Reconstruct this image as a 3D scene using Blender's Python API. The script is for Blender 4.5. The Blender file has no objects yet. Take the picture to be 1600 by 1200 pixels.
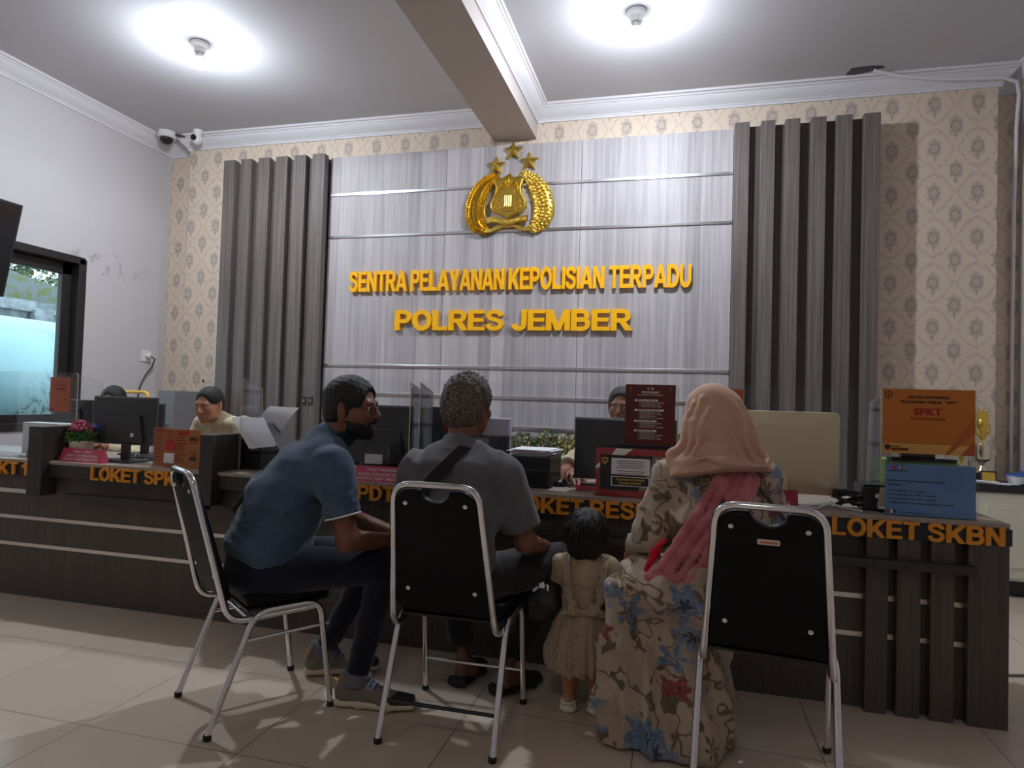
BULB = 620.0
REAR_FILL_LAMPS = [(-3.4, -1.3), (-.3, -1.1)]  # unseen bulbs added behind the camera as fill light
REAR_FILL = .15
WORLD = .62
EXPOSURE = 2.1
import bpy, bmesh, math, random
import numpy as np
from mathutils import Vector, Matrix
PI = math.pi
SC = bpy.context.scene
COL = SC.collection
random.seed(7)

# ------------------------------------------------------------------ node maths
class V:
    def __init__(s, g, k): s.g, s.k = g, k
    def m(s, op, *a):
        n = s.g.nt.nodes.new('ShaderNodeMath'); n.operation = op
        for i, x in enumerate((s,) + a): s.g.put(n.inputs[i], x)
        return V(s.g, n.outputs[0])
    def __add__(s, o): return s.m('ADD', o)
    __radd__ = __add__
    def __sub__(s, o): return s.m('SUBTRACT', o)
    def __rsub__(s, o): return (s * -1.0) + o
    def __mul__(s, o): return s.m('MULTIPLY', o)
    __rmul__ = __mul__
    def __truediv__(s, o): return s.m('DIVIDE', o)
    def abs(s): return s.m('ABSOLUTE')
    def sin(s): return s.m('SINE')
    def cos(s): return s.m('COSINE')
    def floor(s): return s.m('FLOOR')
    def fract(s): return s.m('FRACT')
    def sqrt(s): return s.m('SQRT')
    def lt(s, o): return s.m('LESS_THAN', o)
    def gt(s, o): return s.m('GREATER_THAN', o)
    def mx(s, o): return s.m('MAXIMUM', o)
    def mn(s, o): return s.m('MINIMUM', o)
    def step(s, a, b):          # smooth 0..1 between a and b
        n = s.g.nt.nodes.new('ShaderNodeMapRange'); n.interpolation_type = 'SMOOTHSTEP'
        s.g.put(n.inputs[0], s); n.inputs[1].default_value = min(a, b); n.inputs[2].default_value = max(a, b)
        if a > b: n.inputs[3].default_value = 1; n.inputs[4].default_value = 0
        return V(s.g, n.outputs[0])

class G:
    def __init__(s, name):
        s.mat = bpy.data.materials.new(name); s.mat.use_nodes = True
        s.nt = s.mat.node_tree; s.nt.nodes.clear()
        s.out = s.nt.nodes.new('ShaderNodeOutputMaterial')
    def put(s, i, v):
        if isinstance(v, V): s.nt.links.new(v.k, i)
        elif isinstance(v, (tuple, list)): i.default_value = tuple(v) + ((1.0,) if len(v) == 3 and i.type == 'RGBA' else ())
        else: i.default_value = v
    def co(s):
        t = s.nt.nodes.new('ShaderNodeTexCoord'); x = s.nt.nodes.new('ShaderNodeSeparateXYZ')
        s.nt.links.new(t.outputs['Object'], x.inputs[0])
        return [V(s, x.outputs[i]) for i in range(3)]
    def vec(s, x, y, z):
        n = s.nt.nodes.new('ShaderNodeCombineXYZ')
        for i, a in enumerate((x, y, z)): s.put(n.inputs[i], a)
        return V(s, n.outputs[0])
    def noise(s, vec, scale=1.0, detail=2.0, rough=.5):
        n = s.nt.nodes.new('ShaderNodeTexNoise'); s.put(n.inputs['Vector'], vec)
        n.inputs['Scale'].default_value = scale; n.inputs['Detail'].default_value = detail; n.inputs['Roughness'].default_value = rough
        return V(s, n.outputs[0])
    def voro(s, vec, scale=1.0, rnd=1.0):
        n = s.nt.nodes.new('ShaderNodeTexVoronoi'); s.put(n.inputs['Vector'], vec)
        n.inputs['Scale'].default_value = scale; n.inputs['Randomness'].default_value = rnd
        return n
    def white(s, v):
        n = s.nt.nodes.new('ShaderNodeTexWhiteNoise'); n.noise_dimensions = '1D'; s.put(n.inputs['W'], v)
        return V(s, n.outputs['Value'])
    def mix(s, f, a, b):
        n = s.nt.nodes.new('ShaderNodeMix'); n.data_type = 'RGBA'
        s.put(n.inputs[0], f); s.put(n.inputs[6], a); s.put(n.inputs[7], b)
        return V(s, n.outputs[2])
    def bump(s, hgt, strength=.3, dist=.01):
        n = s.nt.nodes.new('ShaderNodeBump'); s.put(n.inputs['Height'], hgt)
        n.inputs['Strength'].default_value = strength; n.inputs['Distance'].default_value = dist
        return V(s, n.outputs[0])
    def pbr(s, base, rough=.5, metal=0.0, bump=None, emit=None, es=0.0, spec=.5, sheen=0.0, coat=0.0, alpha=None):
        p = s.nt.nodes.new('ShaderNodeBsdfPrincipled')
        s.put(p.inputs['Base Color'], base); s.put(p.inputs['Roughness'], rough); s.put(p.inputs['Metallic'], metal)
        p.inputs['Specular IOR Level'].default_value = spec
        if sheen: p.inputs['Sheen Weight'].default_value = sheen
        if coat: p.inputs['Coat Weight'].default_value = coat; p.inputs['Coat Roughness'].default_value = .08
        if bump is not None: s.put(p.inputs['Normal'], bump)
        if emit is not None: s.put(p.inputs['Emission Color'], emit); p.inputs['Emission Strength'].default_value = es
        s.nt.links.new(p.outputs[0], s.out.inputs[0])
        return s.mat

def c(r, g, b):                      # 8-bit sRGB to linear
    f = lambda u: (u / 255 / 12.92) if u <= 10 else ((u / 255 + .055) / 1.055) ** 2.4
    return (f(r), f(g), f(b))

def plain(name, col, rough=.5, metal=0.0, **k):
    return G(name).pbr(col, rough, metal, **k)

# ------------------------------------------------------------------ objects
def tag(o, label=None, cat=None, group=None, kind=None):
    if label: o['label'] = label
    if cat: o['category'] = cat
    if group: o['group'] = group
    if kind: o['kind'] = kind
    return o

def thing(name, label, cat, loc=(0, 0, 0), rz=0.0, group=None):
    o = bpy.data.objects.new(name, None); COL.objects.link(o)
    o.empty_display_size = .1
    o.location = loc; o.rotation_euler = (0, 0, rz)
    return tag(o, label, cat, group)

def rootmat(o):
    return Matrix.Translation(o.location) @ Matrix.Rotation(o.rotation_euler.z, 4, 'Z')

class MB:
    """collects geometry for one mesh object"""
    def __init__(s): s.v, s.f, s.mi = [], [], []
    def add(s, vs, fs, mi=0):
        n = len(s.v); s.v += [tuple(p) for p in vs]; s.f += [tuple(i + n for i in f) for f in fs]; s.mi += [mi] * len(fs)
        return s
    def box(s, x0, x1, y0, y1, z0, z1, mi=0):
        vs = [(x, y, z) for z in (z0, z1) for y in (y0, y1) for x in (x0, x1)]
        return s.add(vs, [(0, 2, 3, 1), (4, 5, 7, 6), (0, 1, 5, 4), (2, 6, 7, 3), (0, 4, 6, 2), (1, 3, 7, 5)], mi)
    def prism(s, poly, a, b, axis='y', mi=0):
        """extrude a 2-D polygon; axis y: (x,z), axis z: (x,y), axis x: (y,z)"""
        mk = {'y': lambda p, t: (p[0], t, p[1]), 'z': lambda p, t: (p[0], p[1], t), 'x': lambda p, t: (t, p[0], p[1])}[axis]
        n = len(poly)
        vs = [mk(p, a) for p in poly] + [mk(p, b) for p in poly]
        fs = [tuple(range(n)), tuple(range(2 * n - 1, n - 1, -1))] + [(i + n, (i + 1) % n + n, (i + 1) % n, i) for i in range(n)]
        return s.add(vs, fs, mi)
    def tube(s, path, r, n=10, closed=False, mi=0, caps=True):
        P = [Vector(p) for p in path]; N = len(P)
        R = r if isinstance(r, (list, tuple)) else [r] * N
        up = None; rings = []
        for i in range(N):
            if closed: t = (P[(i + 1) % N] - P[i - 1])
            else: t = P[min(i + 1, N - 1)] - P[max(i - 1, 0)]
            t.normalize()
            if up is None:
                up = t.orthogonal().normalized()
            up = (up - t * up.dot(t)).normalized()
            w = t.cross(up)
            rings.append([P[i] + (up * math.cos(2 * PI * k / n) + w * math.sin(2 * PI * k / n)) * R[i] for k in range(n)])
        vs = [q for rg in rings for q in rg]; fs = []
        for i in range(N if closed else N - 1):
            j = (i + 1) % N
            for k in range(n):
                fs.append((i * n + k, i * n + (k + 1) % n, j * n + (k + 1) % n, j * n + k))
        if caps and not closed:
            fs.append(tuple(range(n - 1, -1, -1))); fs.append(tuple((N - 1) * n + k for k in range(n)))
        return s.add(vs, fs, mi)
    def lathe(s, prof, cx=0, cy=0, n=20, mi=0, ax='z', cz=0):
        """prof: (radius, height) list; axis z at (cx,cy), or axis y / x"""
        vs, fs = [], []
        for (r, h) in prof:
            for k in range(n):
                a = 2 * PI * k / n; u, w = r * math.cos(a), r * math.sin(a)
                vs.append({'z': (cx + u, cy + w, cz + h), 'y': (cx + u, cy + h, cz + w), 'x': (cx + h, cy + u, cz + w)}[ax])
        for i in range(len(prof) - 1):
            for k in range(n):
                a, b = i * n + k, i * n + (k + 1) % n
                fs.append((a, b, b + n, a + n) if ax == 'z' else (a + n, b + n, b, a))
        fs.append(tuple(range(n - 1, -1, -1))); fs.append(tuple((len(prof) - 1) * n + k for k in range(n)))
        return s.add(vs, fs, mi)
    def ball(s, cx, cy, cz, rx, ry=None, rz=None, n=12, m=8, mi=0):
        ry = ry or rx; rz = rz or rx
        vs = [(cx, cy, cz - rz)]; fs = []
        for i in range(1, m):
            a = -PI / 2 + PI * i / m
            for k in range(n):
                b = 2 * PI * k / n
                vs.append((cx + rx * math.cos(a) * math.cos(b), cy + ry * math.cos(a) * math.sin(b), cz + rz * math.sin(a)))
        vs.append((cx, cy, cz + rz)); L = len(vs) - 1
        for k in range(n): fs.append((0, 1 + (k + 1) % n, 1 + k))
        for i in range(m - 2):
            for k in range(n):
                a, b = 1 + i * n + k, 1 + i * n + (k + 1) % n
                fs.append((a, b, b + n, a + n))
        o = 1 + (m - 2) * n
        for k in range(n): fs.append((o + k, o + (k + 1) % n, L))
        return s.add(vs, fs, mi)
    def xf(s, M, start=0):
        s.v[start:] = [tuple(M @ Vector(p)) for p in s.v[start:]]
        return s
    def build(s, name, mat, parent=None, smooth=None, bevel=0.0, local=False, seg=2, weld=False):
        me = bpy.data.meshes.new(name); me.from_pydata(s.v, [], s.f)
        mats = mat if isinstance(mat, (list, tuple)) else [mat]
        for m in mats: me.materials.append(m)
        if len(mats) > 1: me.polygons.foreach_set('material_index', s.mi)
        bm = bmesh.new(); bm.from_mesh(me)
        if weld: bmesh.ops.remove_doubles(bm, verts=bm.verts, dist=1e-5)
        bmesh.ops.recalc_face_normals(bm, faces=bm.faces)
        if smooth is not None:
            for f in bm.faces: f.smooth = True
            for e in bm.edges:
                if len(e.link_faces) == 2 and e.calc_face_angle(0) > math.radians(smooth): e.smooth = False
        bm.to_mesh(me); bm.free()
        o = bpy.data.objects.new(name, me); COL.objects.link(o)
        if parent is not None:
            o.parent = parent
            if not local and parent.type == 'EMPTY': o.matrix_parent_inverse = rootmat(parent).inverted()
        if bevel:
            b = o.modifiers.new('bevel', 'BEVEL'); b.width = bevel; b.segments = seg; b.limit_method = 'ANGLE'; b.angle_limit = math.radians(40)
            b.harden_normals = False
        return o

def sub(name, mb, mat, parent, **k):           # part of a mesh part (parent mesh sits at its own parent's frame)
    o = mb.build(name, mat, None, **k); o.parent = parent
    return o

def copy_tree(o, parent=None):
    n = o.copy(); COL.objects.link(n)
    if parent is not None: n.parent = parent
    for ch in list(o.children): copy_tree(ch, n)
    return n

def sweep(path, prof, left=True):
    """sweep profile (d,z) along a horizontal polyline, d measured to the left / right with mitres"""
    N = len(path); rows = []
    for i, (x, y) in enumerate(path):
        ds = []
        if i > 0: ds.append(Vector((x - path[i - 1][0], y - path[i - 1][1])).normalized())
        if i < N - 1: ds.append(Vector((path[i + 1][0] - x, path[i + 1][1] - y)).normalized())
        ns = [Vector((-d.y, d.x)) if left else Vector((d.y, -d.x)) for d in ds]
        if len(ns) == 2:
            m = (ns[0] + ns[1]).normalized(); m = m / max(.2, m.dot(ns[0]))
        else: m = ns[0]
        rows.append([(x + m.x * d, y + m.y * d, z) for d, z in prof])
    k = len(prof); vs = [p for r in rows for p in r]
    fs = [(i * k + j, i * k + j + 1, (i + 1) * k + j + 1, (i + 1) * k + j) for i in range(N - 1) for j in range(k - 1)]
    return MB().add(vs, fs)

FONT = None                          # Blender's built-in font
CAP = None
def text_mesh(txt, height, width=None, bold=0.0, depth=.0, cap=.73):
    """lettering as a list of verts/faces in x (right), z (up) with the baseline at 0, cap height `height`; front faces -y"""
    cu = bpy.data.curves.new('t', 'FONT'); cu.body = txt; cu.size = 1.0
    if FONT: cu.font = FONT
    cu.resolution_u = 2 if height < .03 else 4; cu.space_character = 1.0 + bold * 1.6
    o = bpy.data.objects.new('t', cu); COL.objects.link(o)
    dg = bpy.context.evaluated_depsgraph_get()
    me = bpy.data.meshes.new_from_object(o.evaluated_get(dg))
    bpy.data.objects.remove(o); bpy.data.curves.remove(cu)
    vs = [tuple(v.co) for v in me.vertices]; fs = [tuple(p.vertices) for p in me.polygons]
    bpy.data.meshes.remove(me)
    if not vs: return [], [], 0
    global CAP
    if CAP is None: CAP = 1.0; CAP = max(v[2] for v in text_mesh('H', 1.0)[0])
    if bold:                     # heavier strokes: shifted copies of the outline, a hair apart in depth
        bv, bf = [], []
        for k, (dx, dy) in enumerate(((-1, -1), (1, -1), (1, 1), (-1, 1), (0, 0))):
            bf += [tuple(i + len(bv) for i in f) for f in fs]
            bv += [(v[0] + dx * bold * .8, v[1] * (1 - bold * .9) + dy * bold * .45 + bold * .45, k * .0015) for v in vs]
        vs, fs = bv, bf
    x0 = min(v[0] for v in vs); x1 = max(v[0] for v in vs)
    sz = height / CAP; sx = sz if width is None else width / (x1 - x0)
    vs = [((v[0] - x0) * sx, v[2] * sz, v[1] * sz) for v in vs]
    if depth:
        n = len(vs); ed = {}
        for f in fs:
            for a, b in zip(f, f[1:] + f[:1]): ed[(a, b)] = 1
        side = [(a, b, b + n, a + n) for (a, b) in ed if (b, a) not in ed]
        vs = vs + [(x, depth + y, z) for x, y, z in vs]
        fs = fs + [tuple(i + n for i in reversed(f)) for f in fs] + side
    return vs, fs, (x1 - x0) * sx

def put_text(mb, txt, x, y, z, height, width=None, bold=0.0, depth=0.0, align='l', mi=0, M=None):
    vs, fs, w = text_mesh(txt, height, width, bold, depth)
    ox = x - (w / 2 if align == 'c' else w if align == 'r' else 0)
    pts = [Vector((v[0] + ox, v[1] + y, v[2] + z)) for v in vs]
    if M is not None: pts = [M @ p for p in pts]
    mb.add(pts, fs, mi)
    return w

# heavy grotesque capitals as strokes, cap height 1: ribbons through points, with straight strokes clipped to the cap band
def arc(cx, cy, rx, ry, a0, a1, n=10): return [(cx + rx * math.cos(math.radians(a0 + (a1 - a0) * k / n)), cy + ry * math.sin(math.radians(a0 + (a1 - a0) * k / n))) for k in range(n + 1)]
def spl(P, n=5):
    Q = [P[0]] + P + [P[-1]]; out = []
    for i in range(1, len(Q) - 2):
        for k in range(n):
            t = k / n; p = [Q[i + j] for j in (-1, 0, 1, 2)]
            out.append(tuple(.5 * (2 * p[1][d] + (p[2][d] - p[0][d]) * t + (2 * p[0][d] - 5 * p[1][d] + 4 * p[2][d] - p[3][d]) * t * t + (3 * p[1][d] - p[0][d] - 3 * p[2][d] + p[3][d]) * t ** 3) for d in (0, 1)))
    return out + [P[-1]]
SV, SH_ = .205, .165
vl = lambda x: ([(x, 0), (x, 1)], SV)
hl = lambda x0, x1, y: ([(x0, y), (x1, y)], SH_)
T_, B_0 = 1 - SH_ / 2, SH_ / 2
bowl = lambda x0, xm, xr, y0, y1: ([(x0, y1), (xm, y1)] + arc(xm, (y0 + y1) / 2, xr - xm, (y1 - y0) / 2, 80, -80) + [(xm, y0), (x0, y0)], .178)
GLY = {'E': (.68, [vl(.1025), hl(.1, .68, T_), hl(.1, .64, .515), hl(.1, .70, B_0)]), 'L': (.64, [vl(.1025), hl(.1, .64, B_0)]), 'I': (.205, [vl(.1025)]),
       'T': (.70, [vl(.35), hl(0, .70, T_)]), 'N': (.78, [vl(.0975), vl(.6825), ([(.06, 1.08), (.72, -.08)], .20)]),
       'M': (.93, [vl(.0975), vl(.8325), ([(.12, 1.06), (.465, -.02)], .185), ([(.81, 1.06), (.465, -.02)], .185)]),
       'K': (.80, [vl(.1025), ([(.10, .27), (.80, 1.10)], .19), ([(.30, .56), (.76, -.12)], .205)]), 'A': (.84, [([(.055, -.1), (.43, 1.06)], .20), ([(.785, -.1), (.41, 1.06)], .20), hl(.22, .62, .28)]),
       'Y': (.80, [([(.40, .0), (.40, .46)], SV), ([(.055, 1.1), (.40, .40)], .20), ([(.745, 1.1), (.40, .40)], .20)]),
       'P': (.72, [vl(.1025), bowl(.1, .40, .625, .46, T_)]), 'R': (.78, [vl(.1025), bowl(.1, .42, .64, .475, T_), ([(.38, .50), (.76, -.14)], .21)]),
       'B': (.74, [vl(.1025), bowl(.1, .40, .605, .515, T_), bowl(.1, .42, .645, B_0, .53)]), 'D': (.76, [vl(.1025), bowl(.1, .32, .665, B_0, T_)]),
       'O': (.84, [(arc(.42, .5, .325, .420, 0, 360, 28), .19)]), 'U': (.76, [([(.1025, 1), (.1025, .40)] + arc(.38, .37, .2775, .285, 180, 360, 12) + [(.6575, .40), (.6575, 1)], .195)]),
       'J': (.60, [([(.4975, 1), (.4975, .33)] + arc(.29, .31, .2075, .225, 0, -180, 10), .195)]), '1': (.42, [([(.32, 0), (.32, 1)], SV), ([(.0, .62), (.30, .93)], .165)]),
       'S': (.74, [(spl([(.625, .70), (.57, .845), (.37, .918), (.17, .86), (.115, .725), (.20, .60), (.40, .525), (.565, .44), (.63, .30), (.56, .145), (.37, .082), (.17, .14), (.095, .31)]), .178)])}
def clipy(P):
    for s_, lim in ((1, 0.0), (-1, 1.0)):
        out = []
        for a_, b_ in zip(P, P[1:] + P[:1]):
            ia, ib = s_ * (a_[1] - lim) >= 0, s_ * (b_[1] - lim) >= 0
            if ia: out.append(a_)
            if ia != ib: t = (lim - a_[1]) / (b_[1] - a_[1]); out.append((a_[0] + (b_[0] - a_[0]) * t, lim))
        P = out
    return P
def glyph(mb, ch, x, y, z, h, sx, depth):
    for k, (pts, w) in enumerate(GLY[ch][1]):
        w *= 1.1
        closed = ch == 'O'
        if closed: pts = pts[:-1]
        n = len(pts); L, R = [], []
        for i in range(n):
            a_ = pts[(i - 1) % n] if closed else pts[max(i - 1, 0)]; b_ = pts[(i + 1) % n] if closed else pts[min(i + 1, n - 1)]
            d = Vector((b_[0] - a_[0], b_[1] - a_[1])).normalized(); m = Vector((-d.y, d.x)) * (w / 2)
            if 0 < i < n - 1 or closed:
                d0 = Vector((pts[i][0] - pts[i - 1][0], pts[i][1] - pts[i - 1][1])).normalized(); m = m / max(.75, Vector((-d0.y, d0.x)).dot(m.normalized()))
            L.append((pts[i][0] + m.x, pts[i][1] + m.y)); R.append((pts[i][0] - m.x, pts[i][1] - m.y))
        yo = y + k * .0005; q = lambda p, yy: (x + p[0] * sx, yy, z + p[1] * h)
        if n == 2:
            P = clipy([L[0], L[1], R[1], R[0]]); mb.prism([(x + p[0] * sx, z + p[1] * h) for p in P], yo, y + depth, 'y'); continue
        vs = []
        for l_, r_ in zip(L, R): vs += [q(l_, yo), q(r_, yo), q(r_, y + depth), q(l_, y + depth)]
        fs = []
        for i in range(n if closed else n - 1):
            j = (i + 1) % n
            for e in range(4): fs.append((i * 4 + e, i * 4 + (e + 1) % 4, j * 4 + (e + 1) % 4, j * 4 + e))
        if not closed: fs += [(0, 1, 2, 3), (4 * n - 1, 4 * n - 2, 4 * n - 3, 4 * n - 4)]
        mb.add(vs, fs)
def letters(txt, x0, x1, y, z, height, bold, depth, mat, parent, name='letter', sub_=False):
    """raised letters, each a mesh of its own, spread over x0..x1"""
    gap = .06; adv = [GLY[ch][0] if ch != ' ' else .23 for ch in txt]
    sc = (x1 - x0) / (sum(adv) + gap * (len(txt) - 1)); x = x0
    for ch, w in zip(txt, adv):
        if ch != ' ':
            mb = MB(); glyph(mb, ch, x, y, z, height, sc, depth)
            o = mb.build(name, mat); o.parent = parent
            if not sub_: o.matrix_parent_inverse = rootmat(parent).inverted()
        x += (w + gap) * sc
# ------------------------------------------------------------------ materials
def wood(name, c0, c1, vert=True, sx=90.0, sz=1.6, rough=.45, band=0.0, spec=.4):
    g = G(name); x, y, z = g.co()
    if band:
        k = g.white(((x + y * .7) / band).floor()); off = k * 7.0
    else: off = 0.0
    gr = g.noise(g.vec(x * sx, y * sx, z * sz + off), 1.0, 4.0, .65)
    fi = g.noise(g.vec(x * sx * 4, y * sx * 4, z * sz * 2), 1.0, 2.0, .5)
    f = gr * .75 + fi * .35
    if band: f = f + (k - .5) * .28
    return g.pbr(g.mix(f.step(.25, .85), c0, c1), rough, bump=g.bump(gr, .12, .002), spec=spec)

M = {}
M['ceiling'] = (lambda g: g.pbr(g.mix(g.noise(g.vec(*g.co()), .8, 3.0), c(192, 190, 194), c(203, 202, 206)), .75))(G('ceiling_paint'))
def wallpaint():
    g = G('white_wall_paint'); x, y, z = g.co()
    n = g.noise(g.vec(x, y, z), 9.0, 5.0, .7)
    # peeling patch above the window
    dy, dz = (y - 4.95) / .55, (z - 2.36) / .16
    m = (dy * dy + dz * dz).step(1.0, .2) * n.step(.53, .66)
    base = g.mix(g.noise(g.vec(x, y, z), 1.2, 3.0), c(196, 192, 194), c(206, 202, 203))
    return g.pbr(g.mix(m * .6, base, c(140, 132, 128)), .7)
M['wall'] = wallpaint()
def wallpaper():
    g = G('damask_wallpaper'); x, y, z = g.co()
    PX, PZ = .287, .337
    sxw = x + y * .9
    u0, v0 = sxw / PX, z / PZ
    def cell(ou, ov):
        return (u0 + ou).fract() - .5, (v0 + ov).fract() - .5
    a, b = cell(0, 0); a2, b2 = cell(.5, .5)
    wn = g.noise(g.vec(sxw, z, y), 24.0, 3.0, .6)
    def motif(a, b):
        px, pz = a * PX, b * PZ
        qx, qz = px + (wn - .5) * .03, pz + (wn - .5) * .03
        r = (qx * qx + qz * qz * .62).sqrt()
        th = qx.m('ARCTAN2', qz)
        edge = .052 + (th * 8.0).cos() * .005 + (th * 2.0).cos() * .008 + (wn - .5) * .05
        full = (r - edge).step(.008, -.008)
        ring = (r - .031).abs().step(.011, .004)
        core = r.step(.015, .009)
        stem = (px.abs()).step(.006, .002) * (pz + .082).abs().step(.024, .016)
        og = (a.abs() + b.abs() - .5 + (a * 4 * PI).cos() * .045)
        return full, ring, core, stem, og
    n1 = g.noise(g.vec(sxw, z, y), 130.0, 2.0); n2 = g.noise(g.vec(sxw, z, y), 38.0, 3.0)
    base = g.mix(n2, c(226, 208, 188), c(216, 197, 177))
    m1 = motif(a, b); m2 = motif(a2, b2)
    og = m1[4].abs().step(.075, .02)
    col = g.mix(og * n2.step(.3, .6) * .5, base, c(182, 168, 156))
    full = m1[0].mx(m2[0]); ring = m1[1].mx(m2[1]); core = m1[2].mx(m2[2]); stem = m1[3].mx(m2[3])
    col = g.mix((full * (n1 * 1.0 + .1)).mn(1.0) * .8, col, c(164, 153, 146))
    col = g.mix(ring * full * n1.step(.38, .58) * .7, col, c(128, 118, 114))
    col = g.mix(core * .35, col, c(190, 180, 172))
    col = g.mix(stem * .6, col, c(130, 118, 112))
    return g.pbr(col, .6, bump=g.bump(n2 + full * .5, .2, .003))
M['wallpaper'] = wallpaper()
def tiles():
    g = G('glossy_floor_tile'); x, y, z = g.co()
    TX, TY = .6375, .5667
    fx = ((x - .50) / TX).fract(); fy = ((y - 1.929) / TY).fract()
    e = ((fx - .5).abs() * -1 + .5) * TX; e2 = ((fy - .5).abs() * -1 + .5) * TY
    grout = e.mn(e2).step(.0035, .0015)
    k = g.white(((x - .50) / TX).floor() * 17.3 + ((y - 1.929) / TY).floor() * 5.7)
    n = g.noise(g.vec(x, y, z), 3.0, 4.0, .6)
    base = g.mix(n * .7 + k * .3, c(204, 186, 168), c(218, 201, 184))
    return g.pbr(g.mix(grout * .75, base, c(96, 84, 74)), g.noise(g.vec(x, y, z), 14.0, 2.0) * .10 + .12 + grout * .3, spec=.5, bump=g.bump(grout * -1.0, .15, .002))
M['floor'] = tiles()
M['slat'] = wood('dark_grey_wood', c(78, 70, 68), c(128, 119, 114), sx=70, sz=1.1, rough=.42)
M['slat_back'] = wood('grey_backing_wood', c(70, 63, 62), c(104, 96, 93), sx=70, sz=1.1, rough=.5)
M['panel'] = wood('pale_grey_wood', c(150, 145, 147), c(194, 188, 190), sx=34, sz=.9, rough=.55, band=.115, spec=.4)
M['counter'] = wood('dark_brown_wood', c(66, 60, 56), c(98, 90, 84), sx=60, sz=1.3, rough=.4)
M['counter_dark'] = wood('darker_brown_wood', c(48, 44, 42), c(70, 64, 61), sx=60, sz=1.3, rough=.42)
M['worktop'] = wood('worktop_laminate', c(150, 138, 126), c(176, 163, 150), sx=25, sz=25, rough=.35)
M['cornice'] = plain('cornice_plaster', c(224, 222, 226), .55)
M['beam'] = plain('beam_paint', c(190, 180, 176), .75)
M['chrome'] = plain('chrome', (.80, .80, .82), .11, 1.0)
M['strip'] = plain('polished_strip', (.80, .80, .83), .22, 1.0)
M['alu_strip'] = plain('brushed_aluminium', (.74, .70, .64), .38, 1.0)
M['gold'] = (lambda g: g.pbr((.82, .56, .10), .30, 1.0, bump=g.bump(g.noise(g.vec(*g.co()), 60.0, 3.0), .18, .003)))(G('polished_gold'))
M['yellow'] = plain('yellow_letter_paint', c(255, 188, 6), .4)
M['amber'] = plain('amber_letter_paint', c(226, 148, 36), .4)
M['black_vinyl'] = (lambda g: g.pbr((.005, .005, .006), .5, bump=g.bump(g.noise(g.vec(*g.co()), 260.0, 2.0), .15, .002), spec=.18))(G('black_vinyl'))
M['rubber'] = plain('black_rubber', (.012, .012, .012), .7)
M['black'] = plain('black_plastic', (.018, .018, .02), .38)
M['blackgloss'] = plain('glossy_black_plastic', (.012, .012, .014), .18)
M['dark_grey'] = plain('dark_grey_plastic', (.045, .047, .05), .42)
M['frame'] = plain('dark_window_frame', (.022, .019, .018), .45)
M['white'] = plain('white_plastic', (.78, .78, .77), .4)
M['paper'] = plain('white_paper', (.80, .80, .84), .7)
M['cream'] = plain('cream_lacquer', c(222, 220, 200), .45)
M['pink'] = plain('pink_card', c(204, 76, 108), .5)
M['maroon'] = (lambda g: g.pbr(g.mix(g.noise(g.vec(*g.co()), 14.0, 1.0), c(78, 20, 16), c(104, 34, 26)), .45))(G('maroon_print'))
M['orange'] = plain('orange_print', c(198, 114, 34), .5)
M['orange_deep'] = plain('deep_orange_print', c(184, 96, 30), .5)
M['rust'] = plain('rust_orange_print', c(178, 84, 44), .5)
M['blue'] = (lambda g: g.pbr(g.mix(g.noise(g.vec(*g.co()), 9.0, 3.0), c(84, 128, 182), c(120, 162, 208)), .45))(G('blue_print'))
M['red'] = plain('red_print', c(186, 30, 36), .4)
M['ink'] = plain('black_ink', (.02, .02, .025), .6)
M['ink_red'] = plain('red_ink', c(170, 24, 24), .6)
M['ink_white'] = plain('white_ink', (.82, .80, .78), .6)
M['ink_gold'] = plain('gold_ink', c(226, 178, 60), .5)
M['ink_brown'] = plain('brown_ink', c(120, 52, 26), .6)
M['acrylic'] = None
def acrylic(name, edge, refl=.10, tint=(.97, .98, .985)):
    g = G(name); nt = g.nt
    tr = nt.nodes.new('ShaderNodeBsdfTransparent'); g.put(tr.inputs[0], tint)
    gl = nt.nodes.new('ShaderNodeBsdfGlossy'); g.put(gl.inputs[0], (.9, .92, .95)); gl.inputs['Roughness'].default_value = .03
    fr = nt.nodes.new('ShaderNodeFresnel'); fr.inputs['IOR'].default_value = 1.22
    mx = nt.nodes.new('ShaderNodeMixShader')
    nt.links.new((V(g, fr.outputs[0]) * .9 + refl * .12).k, mx.inputs[0])
    nt.links.new(tr.outputs[0], mx.inputs[1]); nt.links.new(gl.outputs[0], mx.inputs[2]); nt.links.new(mx.outputs[0], g.out.inputs[0])
    return g.mat
M['acrylic'] = acrylic('clear_acrylic', False)
M['acrylic_edge'] = (lambda g: g.pbr(c(224, 210, 168), .25, spec=.6))(G('acrylic_cut_edge'))
M['glass'] = acrylic('window_glass', False, tint=(.93, .97, .98))
M['lilac'] = plain('lilac_plastic', c(196, 190, 208), .4)
M['pinkdark'] = plain('dark_pink_card', c(150, 30, 62), .5)
M['greyprint'] = plain('grey_print', c(128, 122, 120), .6)
M['orange_pale'] = plain('pale_orange_print', c(222, 170, 84), .5)
M['greenbox'] = plain('green_box', c(110, 150, 84), .6)
M['leafgreen'] = plain('pot_leaves', c(70, 120, 50), .5)
M['flowerpink'] = plain('dusty_pink_flowers', c(176, 88, 104), .6)
M['leafdark'] = plain('hedge_leaves', c(84, 102, 58), .5)
M['leafgold'] = plain('golden_leaves', c(176, 150, 70), .5)
M['silvergold'] = plain('pale_gold_metal', (.80, .72, .52), .22, 1.0)
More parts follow.
